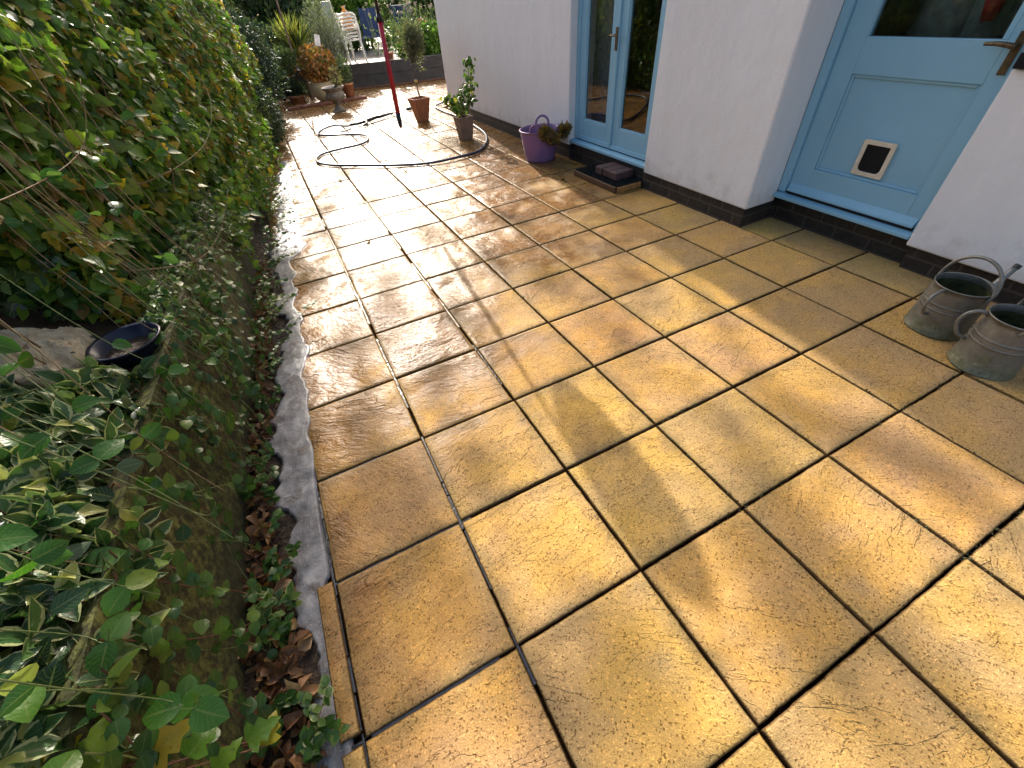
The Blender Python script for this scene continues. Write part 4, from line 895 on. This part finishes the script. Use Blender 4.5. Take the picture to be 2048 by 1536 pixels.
tree((6.6, 16.5, .44), [(6.6, 16.5, .3), (6.5, 16.4, 3), (5.6, 16.0, 5.6), (4.4, 15.8, 7.4)], cr_, 'open crowned tree beyond the terrace, its crown out of view overhead', L_dark)
cl = []  # unseen leaf clumps set towards the sun to shade the bank and wall strip
for k in range(16):
    yg = -1.5 + 9.5 * rng.random(); xg = -.15 - 1.6 * rng.random() + max(0, yg - 3.2) * .09; D = 9.0 + 2.0 * rng.random() - yg * .35
    z = max(2.2, D * math.tan(R(EL))); cl.append(((xg + D * math.cos(R(AZ)), yg + D * math.sin(R(AZ)), z), (.50, .6, .5), 95))
for yg in np.linspace(-.4, 5.2, 24):
    xg = -.26 + .12 * rng.normal() + .03 * yg; D = 10.5 + 1.5 * rng.random()
    cl.append(((xg + D * math.cos(R(AZ)), yg + D * math.sin(R(AZ)), D * math.tan(R(EL))), (.30, .5, .28), 120))
tree((-2.4, 12.5, .3), [(-2.4, 12.5, .2), (-2.2, 12.4, 2), (-1.6, 12.2, 3.6), (-1.0, 12.0, 5.0)], cl, 'dense evergreen tree behind the left bank, its crown out of view overhead', L_dark, .12)

# ------------------------------------------------------------------ vegetation on the left bank
L_hop = leaf_mat('climber leaves', [(0, (.05, .135, .024)), (.35, (.12, .26, .035)), (.62, (.20, .36, .045)), (.80, (.32, .45, .06)), (.88, (.30, .36, .05)), (.94, (.58, .44, .05)), (.98, (.50, .32, .05)), (1, (.22, .12, .04))], .34, .45, .3, spots=.5)
L_yel = leaf_mat('yellowing leaves', [(0, (.34, .36, .05)), (.4, (.58, .42, .05)), (.8, (.50, .30, .05)), (1, (.30, .16, .05))], .45, .5, .2, spots=.8)
L_ivy = leaf_mat('dark ivy leaves', [(0, (.012, .035, .014)), (.5, (.022, .065, .024)), (1, (.05, .11, .04))], .25, .2, .5)
L_var = leaf_mat('variegated leaves', [(0, (.030, .085, .030)), (.5, (.055, .14, .045)), (.85, (.10, .20, .06)), (.92, (.40, .42, .12)), (1, (.62, .60, .22))], .30, .25, .25, margin=(.58, .60, .30))
L_var2 = leaf_mat('small variegated leaves', [(0, (.04, .12, .025)), (.6, (.09, .20, .04)), (1, (.26, .36, .08))], .38, .4, .2, margin=(.34, .42, .14))
L_spr = leaf_mat('round climber leaves', [(0, (.045, .14, .022)), (.5, (.07, .21, .03)), (.9, (.14, .30, .05)), (1, (.36, .40, .06))], .25, .45, .45, spots=.3)
L_grn = leaf_mat('small green leaves', [(0, (.03, .085, .018)), (.6, (.06, .16, .03)), (1, (.18, .28, .05))], .28, .4, .2)
L_lit = leaf_mat('dead leaves', [(0, (.12, .045, .022)), (.3, (.24, .10, .04)), (.55, (.38, .18, .07)), (.8, (.18, .08, .04)), (1, (.52, .32, .14))], .5, .2, .15, spots=.5)
M_stem = simple('dry climber stems', (.24, .16, .075), .65, .35, 50); M_stem2 = simple('red brown stems', (.16, .065, .035), .6, .35, 50); M_stemg = simple('green stems', (.16, .20, .06), .5, .3, 50)
FY, FX = [1.2, 1.9, 2.5, 3.5, 5, 7, 9.2], [-.95, -.60, -.44, -.28, -.05, .16, .34]
def hx(y, z, s=0):
    return np.interp(y, FY, FX) + np.interp(z, [.3, .55, .9, 1.3, 1.8], [.02, .0, .05, .0, -.16]) + (fbm(y * 1.9 + s, z * 2.6, 31, 3) - .45) * .42
def hedge_pts(n, ya, yb, za=.38, zb=1.8, depth=.30, s=0):
    y = ya + (yb - ya) * rng.random(n); z = za + (zb - za) * rng.random(n)
    x = hx(y, z) - depth * rng.random(n) ** 1.5 + .03
    return np.stack([x, y, z], -1)
def hang(n, k=.6): return norm(np.array([.35, -.25, -.65]) + rng.normal(size=(n, 3)) * k)
def face(n, k=.5): return norm(np.array([.75, -.45, .55]) + rng.normal(size=(n, 3)) * k)
for (ya, yb, n1, n2, sc, lab) in [(1.25, 3.3, 8600, 1700, 1.25, 'tangled green and yellow climber covering the near part of the left bank'), (3.3, 5.6, 8500, 1700, 1.15, 'tangled climber with many yellow leaves covering the middle of the left bank'), (5.6, 9.3, 7000, 1000, 1.2, 'shaded climber spilling off the far part of the left bank')]:
    F_ = 1
    t = thing('climber', (np.interp((ya + yb) / 2, FY, FX) - .2, (ya + yb) / 2, .5), lab, 'climbing plant', 'climbers over the left bank')
    za = .85 if ya < 2 else .36
    P1 = hedge_pts(n1, ya, yb, .42); P2 = hedge_pts(n1 // 2, ya, yb, .42); P3 = hedge_pts(n2, ya, yb, .5, depth=.1)
    # keep the open pocket over the bag and bowl clear
    def keep(P): return P[~((P[:, 1] < 2.15) & (P[:, 2] < 1.0))]
    P1, P2, P3 = keep(P1), keep(P2), keep(P3)
    cl_ = fbm(P3[:, 1] * 2.4, P3[:, 2] * 2.4, 77, 3) > .44; P3 = P3[cl_]
    z1, z2, z3 = len(P1), len(P2), len(P3)
    leaves('foliage', L_hop, [(SERR, P1, hang(z1), face(z1), sc * (.040 + .032 * rng.random(z1)), None), (OVATE, P2, hang(z2, .8), face(z2, .6), sc * (.032 + .028 * rng.random(z2)), None)], t)
    leaves('yellow_foliage', L_yel, [(LOBE, P3, hang(z3, .7), face(z3), sc * (.034 + .028 * rng.random(z3)), None)], t)
    Pd = keep(hedge_pts(n1 // 2, ya, yb, .4, depth=.35)) - np.array([.06, 0, 0]); nd = len(Pd)
    if ya > 2:   # skirts of leaves spilling over the wall
        m_ = int(1500 * (yb - ya) / 2.3); yy = np.maximum(ya, 3.0) + (yb - max(ya, 3.0)) * rng.random(m_); zz = .04 + .52 * rng.random(m_) ** .8
        xx = np.interp(yy, [2.5, 4, 7, 9.3], [-.22, -.16, .08, .34]) + .03 + .16 * rng.random(m_) * np.clip((yy - 3) * .5, .1, 1) * np.clip(fbm(yy * 3, zz * 3, 9, 3) * 2.2, 0, 1.3)
        kp = fbm(yy * 3.1, zz * 2.0, 55, 3) > np.interp(yy, [3, 4.5, 6], [.56, .44, .30]); Pk = np.stack([xx, yy, zz], -1)[kp]; m_ = len(Pk)
        leaves('low_foliage', L_hop, [(OVATE, Pk, hang(m_, .8), face(m_, .6), sc * (.028 + .026 * rng.random(m_)), None)], t)
    leaves('dark_foliage', L_ivy, [(LOBE, Pd, hang(nd, .8), face(nd, .8), sc * .06, None)], t)
    ms = MB(); nst = int(13 * (yb - ya) / 2)
    for k in range(nst):
        y = ya + (yb - ya) * rng.random(); z = 1.9; pts = []
        dy = rng.normal() * .10; ln = .5 + .9 * rng.random()
        x0 = hx(y, 1.5) + .02
        for i in range(7):
            q = i / 6; zz = 1.75 - ln * q; yy = y + dy * q * 2 + .05 * math.sin(q * 5 + k)
            pts.append((float(hx(yy, max(zz, .4))) + .02 + .05 * rng.random(), yy, zz))
        if ya < 2 and pts[-1][1] < 1.5: continue
        ms.tube(smoothpath(pts, 3), [.0016 + .0010 * (k % 3)] * 19, 5, cap=False)
    ms.build('stems', M_stem, t)

# long stems hanging free in front of the bank, with pairs of round leaves
for j in range(5):
    base = [(-.62, 1.25), (-.50, 1.60), (-.42, 2.0), (-.55, .95), (-.36, 2.6)][j]
    lab = ['long tan stems with round green leaves hanging across the pale paper bag', 'long bare stems crossing in front of the blue bowl', 'long stems trailing in front of the bank just beyond the blue bowl', 'long stems with paired round leaves hanging over the variegated shrub', 'long stems trailing down the wall where the climber begins'][j]
    t = thing('trailing_vine', (base[0], base[1], .6), lab, 'vine', 'vines hanging in front of the bank')
    ms = MB(); LP, LD = [], []
    for k in range(11 if j > 1 else 8):
        y = base[1] + rng.normal() * .24; x = base[0] + rng.normal() * .11; y = max(y, .62)
        z1 = 1.05 + .6 * rng.random(); z0 = .32 + .38 * rng.random(); dx = .14 + .22 * rng.random(); dy = rng.normal() * .12 - .12
        x1 = x - .05
        pts = []
        for i in range(7):
            q = i / 6
            pts.append((x1 + dx * q ** 1.4 + .015 * math.sin(q * 6 + k), y + dy * q + .02 * math.sin(q * 4 + 2 * k), z1 + (z0 - z1) * q))
        if rng.random() < .3: pts += [(pts[-1][0] + .05, pts[-1][1] - .04, pts[-1][2] - .01), (pts[-1][0] + .09, pts[-1][1] - .05, pts[-1][2] + .04)]
        sp_ = smoothpath(pts, 4); ms.tube(sp_, [.0021 - .0011 * i / len(sp_) for i in range(len(sp_))], 6, cap=False)
        if k % 2 == 0 or j in (0, 3):
            for i in range(3 if j in (1, 2, 4) else 2, len(sp_) - 1, (3 if j in (1, 2, 4) else 2) + int(3 * rng.random())):
                if rng.random() < .55:
                    p = np.array(sp_[i]); a = rng.random() * 6.28
                    for s_ in (0, math.pi):
                        if rng.random() < .85: LP.append(p); LD.append((math.cos(a + s_), math.sin(a + s_) * .8, -.15 + .3 * rng.random()))
    ms.build('stems', M_stem if j % 2 == 0 else M_stemg, t, smooth=True)
    n = len(LP); leaves('foliage', L_spr, [(ROUND, np.array(LP), np.array(LD) + rng.normal(size=(n, 3)) * .15, norm(np.array([.25, -.25, .9]) + rng.normal(size=(n, 3)) * .35), (.036 if j in (1, 2, 4) else .046) + .022 * rng.random(n), None)], t)

# variegated shrubs on top of the wall, close to the camera
def whorls(nw, xr_, yr_, zf, per=(4, 7), size=(.055, .085), tilt=.45, out=(.5, -.1, .5)):
    P_, D_, N_ = [], [], []
    for k in range(nw):
        x = xr_[0] + (xr_[1] - xr_[0]) * rng.random(); y = yr_[0] + (yr_[1] - yr_[0]) * rng.random(); z = zf(x, y) - .10 * rng.random() ** 2
        ax = norm(np.array(out) + rng.normal(size=3) * .45); a = norm(np.cross(ax, [.3, .8, .1])); b = np.cross(ax, a); m = rng.integers(*per); ph = rng.random() * 6
        for i in range(m):
            th = ph + 6.283 * i / m; r_ = a * math.cos(th) + b * math.sin(th); D_.append(r_ + ax * (tilt + .3 * rng.normal())); P_.append([x, y, z]); N_.append(ax - r_ * .3)
    P_, D_, N_ = np.array(P_), np.array(D_), np.array(N_); n = len(P_)
    return P_, D_, N_, size[0] + (size[1] - size[0]) * rng.random(n)
for (xr_, yr_, n_, lab) in [((-1.0, -.31), (.26, .92), 330, 'cream edged variegated shrub nearest the camera on top of the wall'), ((-.95, -.30), (.86, 1.66), 300, 'cream edged variegated shrub below the pale paper bag')]:
    t = thing('variegated_shrub', ((xr_[0] + xr_[1]) / 2, (yr_[0] + yr_[1]) / 2, .5), lab, 'shrub', 'variegated shrubs on the wall')
    zf = lambda x, y: .60 + .10 * fbm(np.float64(x * 5), np.float64(y * 5), 13, 3) + .12 * max(0, -.5 - x) - .16 * max(0, (x + .44) / .13) 
    A = whorls(n_, xr_, yr_, zf)
    leaves('foliage', L_var, [(VARI, A[0], A[1], A[2], A[3], None)], t)
    ms = MB()
    for k in range(60):
        x = xr_[0] + (xr_[1] - xr_[0]) * rng.random(); y = yr_[0] + (yr_[1] - yr_[0]) * rng.random()
        ms.tube([(x - .1, y, .48), (x - .02, y + .02, .55), (x, y, zf(x, y))], [.004, .003, .002], 5, cap=False)
    ms.build('branches', M_stem2, t)
    n = 260; q = np.stack([xr_[0] + (xr_[1] - xr_[0]) * rng.random(n), yr_[0] + (yr_[1] - yr_[0]) * rng.random(n), .52 + .08 * rng.random(n)], -1)
    leaves('dark_foliage', L_ivy, [(OVATE, q, rdir(n, (0, 0, .2)), rdir(n, (0, 0, 1)), .06, None)], t)
# sprays along the wall top further on
t = thing('trailing_periwinkle', (-.3, 2.6, .5), 'small leaved variegated trailer spilling over the wall top beyond the blue bowl', 'trailing plant')
G = []; ms = MB(); LP, LD = [], []
for k in range(95):
    y = 2.0 + 1.9 * rng.random(); x = np.interp(y, [2, 4], [-.34, -.26]); ln = .14 + .26 * rng.random()
    d = np.array([.55 + .3 * rng.random(), -.35 + .3 * rng.normal(), -.15 - .55 * rng.random()]); p0 = np.array([x - .06, y, .50 + .06 * rng.random()])
    pts = [tuple(p0 + d * ln * q + np.array([0, 0, .09 * math.sin(q * 3.0)])) for q in np.linspace(0, 1, 5)]
    s2 = smoothpath(pts, 4); ms.tube(s2, .0013, 5, cap=False)
    for i in range(3, len(s2), 2):
        for s_ in (-1, 1):
            LP.append(np.array(s2[i])); LD.append(norm(np.cross(d, [0, 0, 1]) * s_ + d * .5))
ms.build('stems', M_stemg, t); n = len(LP)
leaves('foliage', L_var2, [(VARI, np.array(LP), np.array(LD) + rng.normal(size=(n, 3)) * .3, norm(np.array([.4, -.3, .8]) + rng.normal(size=(n, 3)) * .5), .026 + .016 * rng.random(n), np.full(n, 1.25))], t)

# creepers over the wall face, one thing each
for k in range(17):
    y = .42 + 2.3 * (k + rng.random() * .6) / 17; ms = MB(); LP, LD = [], []
    xw_ = float(np.interp(y, [0, 1.2, 2.5], [-.275, -.275, -.20]))
    labs = ['nearest', 'second', 'third', 'fourth', 'fifth', 'sixth', 'seventh', 'eighth', 'ninth', 'tenth', 'eleventh', 'twelfth', 'thirteenth', 'fourteenth', 'fifteenth', 'sixteenth', 'farthest']
    t = thing('creeper', (xw_, y, .0), 'green creeper strand hanging down the mossy wall, %s strand counting from the bottom edge' % labs[k], 'creeper', 'creeper strands on the wall face')
    for m_ in range(3):
        dy = rng.normal() * .14 - .04; pts = []; z0 = .0 + .20 * rng.random() * (m_)
        for i in range(7):
            q = i / 6; z = .56 + (z0 - .56) * q
            pts.append((xw_ - .04 * (1 - q) * 1 + .035 + .05 * q * q + .02 * math.sin(6 * q + k + m_), y + m_ * .06 + dy * q + .02 * math.sin(5 * q + k), z))
        s2 = smoothpath(pts, 4); ms.tube(s2, [.0020 - .0008 * i / len(s2) for i in range(len(s2))], 6, cap=False)
        for i in range(2, len(s2), 3):
            if rng.random() < .85:
                a = rng.random() * 6.28
                for s_ in (0, math.pi): LP.append(np.array(s2[i]) + np.array([.006, 0, 0])); LD.append((.25, math.cos(a + s_), math.sin(a + s_) * .6 - .2))
    ms.build('stems', M_stem2 if k % 2 else M_stemg, t, smooth=True); n = max(1, len(LP))
    if LP: leaves('foliage', L_grn, [(ROUND, np.array(LP), np.array(LD), norm(np.array([.75, -.35, .5]) + rng.normal(size=(n, 3)) * .3), .026 + .018 * rng.random(n), None)], t)

# sprouts growing from the strip at the foot of the wall
t_l = ['lowest in the view', 'second from the bottom', 'third from the bottom', 'fourth from the bottom', 'fifth from the bottom', 'sixth from the bottom', 'seventh from the bottom', 'eighth from the bottom', 'ninth from the bottom', 'tenth from the bottom', 'eleventh from the bottom', 'twelfth from the bottom', 'thirteenth from the bottom', 'farthest from the camera']
for k, y in enumerate([.42, .56, .74, .92, 1.08, 1.35, 1.62, 1.95, 2.35, 2.8, 3.3, 3.9, 4.6, 5.4]):
    x = float(np.interp(y, [.3, 1.0, 1.7, 2.4, 3.3, 4.5, 5.6], [-.13, -.17, -.20, -.12, -.06, .05, .16])); far = y > 2.2
    t = thing('sprout', (x, y, -.01), 'leafy green sprout at the foot of the wall, %s' % t_l[k], 'seedling', 'sprouts at the foot of the wall')
    ms = MB(); LP, LD = [], []
    for m_ in range(4 if not far else 9):
        d = np.array([.35 * rng.normal() + (.35 if far else .12), .5 * rng.normal(), .55 + .4 * rng.random()]) * (.10 if not far else .17 + .1 * rng.random()); b_ = np.array([x + .05 * rng.normal(), y + (.06 if not far else .22) * rng.normal(), -.01])
        if b_[0] > x + .06: b_[0] = x
        pts = [tuple(b_), tuple(b_ + d * .6), tuple(b_ + d * np.array([1.25, 1.25, .85]))]; s2 = smoothpath(pts, 4); ms.tube(s2, .0013, 5, cap=False)
        for i in range(2, len(s2)):
            a = rng.random() * 6.28
            for s_ in (0, math.pi): LP.append(np.array(s2[i])); LD.append((math.cos(a + s_), math.sin(a + s_), .2))
    ms.build('stems', M_stem2, t); n = len(LP)
    leaves('foliage', L_grn if k % 3 else L_var2, [(OVATE, np.array(LP), np.array(LD), norm(np.array([.2, -.2, 1]) + rng.normal(size=(n, 3)) * .35), .020 + .016 * rng.random(n), np.full(n, 1.1))], t)

# ivy at the bottom of the frame with large yellow green leaves
t = thing('ivy', (-.36, .48, .45), 'ivy with large yellow green lobed leaves at the bottom edge of the view', 'ivy')
q = np.array([(-.30, .50, .50), (-.33, .53, .52), (-.27, .52, .40), (-.22, .50, .36), (-.25, .47, .33), (-.18, .52, .22), (-.36, .49, .55), (-.15, .50, .20), (-.30, .46, .42), (-.20, .47, .30)])
d_ = np.array([(.3, .8, .3), (-.3, .8, .2), (.8, .3, 0), (.6, .6, 0), (.5, -.4, .2), (.8, .2, 0), (-.5, .5, .2), (.3, .7, .1), (.2, -.7, .2), (.6, .5, .1)])
L_big = leaf_mat('large ivy leaves', [(0, (.10, .26, .04)), (.5, (.18, .34, .04)), (.75, (.45, .50, .05)), (1, (.60, .42, .05))], .25, .5, .4, spots=.5)
leaves('foliage', L_big, [(LOBE, q, d_, norm(np.array([.2, -.2, 1]) + rng.normal(size=(10, 3)) * .2), np.linspace(.085, .06, 10), None)], t)
ms = MB()
for p in q: ms.tube([(-.40, p[1], .45), tuple((np.array([-.40, p[1], .45]) + p) / 2 + np.array([0, 0, .02])), tuple(p)], .0018, 5)
ms.build('stems', M_stem2, t)
# honeysuckle shoots arching out at the upper left
for j, (pts, lab) in enumerate([([(-.72, 1.3, 1.12), (-.55, 1.5, 1.12), (-.40, 1.9, 1.07), (-.28, 2.35, 1.10), (-.22, 2.6, 1.28)], 'tan shoot arching across the upper left of the climber'),
                                ([(-.50, 2.6, .92), (-.28, 2.9, .85), (-.05, 3.5, .86), (.05, 4.0, 1.0), (.04, 4.3, 1.12)], 'pale shoot curving up in front of the yellow leaves'),
                                ([(-.40, 2.3, .66), (-.20, 2.45, .58), (-.08, 2.7, .60), (.02, 3.0, .72)], 'pale shoot curling out low over the wall top'),
                                ([(-.95, 1.6, 1.34), (-.75, 1.75, 1.32), (-.62, 1.95, 1.22), (-.55, 2.05, 1.10)], 'short shoot with bright yellow green lobed leaves in the top left corner')]):
    t = thing('climber_shoot', pts[0], lab, 'shoot', 'arching shoots')
    s2 = smoothpath(pts, 7); MB().tube(s2, [.0032 - .002 * i / len(s2) for i in range(len(s2))], 6).build('stems', M_stem, t, smooth=True)
    idx = [i for i in range(2, len(s2), 5 if j < 3 else 3)]; LP = np.array([np.array(s2[i]) for i in idx for _ in (0, 1)]); n = len(LP)
    leaves('foliage', [L_spr, L_grn, L_grn, L_big][j], [(OVATE if j < 3 else LOBE, LP, rdir(n, (.2, 0, -.3)), face(n, .5), (.045 if j == 0 else .03 if j < 3 else .07), None)], t)

# paper sack and blue bowl on top of the wall
def zt(x, y): return .5
M_bag = NM('torn paper sack'); p = M_bag.pos()
c = M_bag.ramp(M_bag.noise(p, 14, 4, .6), [(.3, (.42, .31, .19)), (.55, (.66, .54, .36)), (.75, (.74, .67, .52))])
M_bag.P(color=M_bag.mix(M_bag.ramp(M_bag.noise(p, 16, 3, .6, None, .6), [(.67, 0.), (.69, .9)]), c, (.035, .045, .055)), rough=.8, normal=M_bag.bump(M_bag.noise(p, 20, 4, .6), .02)); M_bag = M_bag.m
pr = [(.001, 0)] + [(.15 + .06 * math.sin(q * 2.2), .14 * q ** 1.3) for q in np.linspace(0, 1, 12)] + [(.195 * math.cos(q), .14 + .05 * math.sin(q)) for q in np.linspace(.1, 1.55, 14)] + [(.001, .19)]
v = MB().lathe(pr, (-.66, 1.86, .50), 84, sx=.86, sy=.86)
def fold(a, b, k): return abs(vnoise(a, b, k) - .5) * 2
v.v = [(x + .07 * (vnoise(x * 9 + z * 9, y * 9, 3) - .5) - .025 * fold(y * 26 + z * 12, x * 9, 4), y + .07 * (vnoise(y * 9, z * 12 + x * 9, 5) - .5), z + .05 * (vnoise(x * 9, y * 9, 8) - .5) - .040 * fold(x * 19 + y * 14, y * 16 - x * 9, 12) - .018 * fold(x * 45, y * 45, 14)) for x, y, z in v.v]
tag(v.build('paper_sack', M_bag, None), 'crumpled torn pale paper sack lying on the bank behind the hanging stems', 'paper sack')
bw = thing('bowl', (-.40, 1.86, .51), 'dark blue plastic bowl lying beside the pale paper sack', 'bowl')
MB().lathe([(.001, 0), (.065, 0), (.095, .045), (.110, .075), (.118, .077), (.118, .083), (.104, .079), (.090, .046), (.06, .012), (.001, .010)], (-.40, 1.86, .495), 36).build('bowl_body', simple('dark blue plastic', (.010, .015, .040), .35, .15, 10), bw, smooth=True)
MB().lathe([(.085, .04), (.001, .042)], (-.40, 1.86, .495), 30).build('compost', M_soil, bw)

# moss and grit caught in the joints near the house
q = []
for k in range(2600):
    if rng.random() < .5: x = U * rng.integers(3, 8) + rng.normal() * .0045; y = -.4 + 4.5 * rng.random()
    else: y = VP * rng.integers(-1, 9) + rng.normal() * .0045; x = 1.2 + 2.2 * rng.random()
    if fbm(np.float64(x * 2.1), np.float64(y * 2.1), 91, 3) > .50: q.append((x, y, -.006 + .005 * rng.random()))
q = np.array(q); n = len(q)
ms_ = leaves('joint_moss', simple('moss and grit', (.05, .05, .022), .95, .6, 60), [(CURLY, q, rdir(n, (0, 0, .6)), rdir(n, (0, 0, 1)), .004 + .005 * rng.random(n), np.full(n, 1.4))])
tag(ms_, 'dark moss and grit caught in the paving joints near the house', 'moss', kind='stuff')

# dead leaves along the strip (too many to count) and a few loose ones on the slabs
n = 900; y = .15 + 3.6 * rng.random(n) ** 1.5; w_ = np.interp(y, [.2, .9, 1.5, 2.5, 4], [.16, .15, .08, .08, .06]); x = np.interp(y, [0, 1, 1.6, 2.5, 4], [-.27, -.28, -.27, -.19, -.10]) + w_ * rng.random(n)
lit = leaves('leaf_litter', L_lit, [(CURLY, np.stack([x, y, -.008 + .025 * rng.random(n)], -1), rdir(n, (0, 0, .1), 1) * np.array([1, 1, .35]), norm(np.array([0, 0, 1]) + rng.normal(size=(n, 3)) * .45), (.022 + .036 * rng.random(n)) , None)])
tag(lit, 'brown and orange dead leaves lying in the soil strip at the foot of the wall', 'leaf litter', kind='stuff')
tw_ = MB()
for k in range(130):
    y = .2 + 3.4 * rng.random() ** 1.4; x = -.26 + .20 * rng.random(); a = rng.random() * 3.14; L = .03 + .07 * rng.random()
    tw_.tube([(x, y, .004 + .01 * rng.random()), (x + .5 * L * math.cos(a), y + .5 * L * math.sin(a), .012 + .012 * rng.random()), (x + L * math.cos(a + .3), y + L * math.sin(a + .3), .006)], .0009, 4, cap=False)
tag(tw_.build('fallen_twigs', M_stem2), 'thin dead twigs scattered among the dead leaves by the wall', 'twigs', kind='stuff')
for (x, y, s_, lab) in [(.70, 3.60, .045, 'small round brown leaf on the wet slabs, nearest the camera'), (1.50, 5.25, .05, 'small round brown leaf on the wet slabs, just inside the hose loop'), (.80, 5.45, .04, 'small tan leaf on the wet slabs near the left edge of the hose'), (.98, 5.30, .035, 'tiny tan leaf on the wet slabs right of the small tan one'), (2.74, 3.86, .07, 'pale curled leaf at the shadow edge in front of the door mat'), (-.13, .62, .05, 'pale orange leaf at the edge of the soil strip near the bottom')]:
    o = leaves('fallen_leaf', L_lit, [(CURLY, np.array([[x, y, .008]]), np.array([[1, .4, .1]]), np.array([[0, .1, 1.]]), np.array([s_]), None)])
    tag(o, lab, 'leaf', 'loose leaves on the paving')
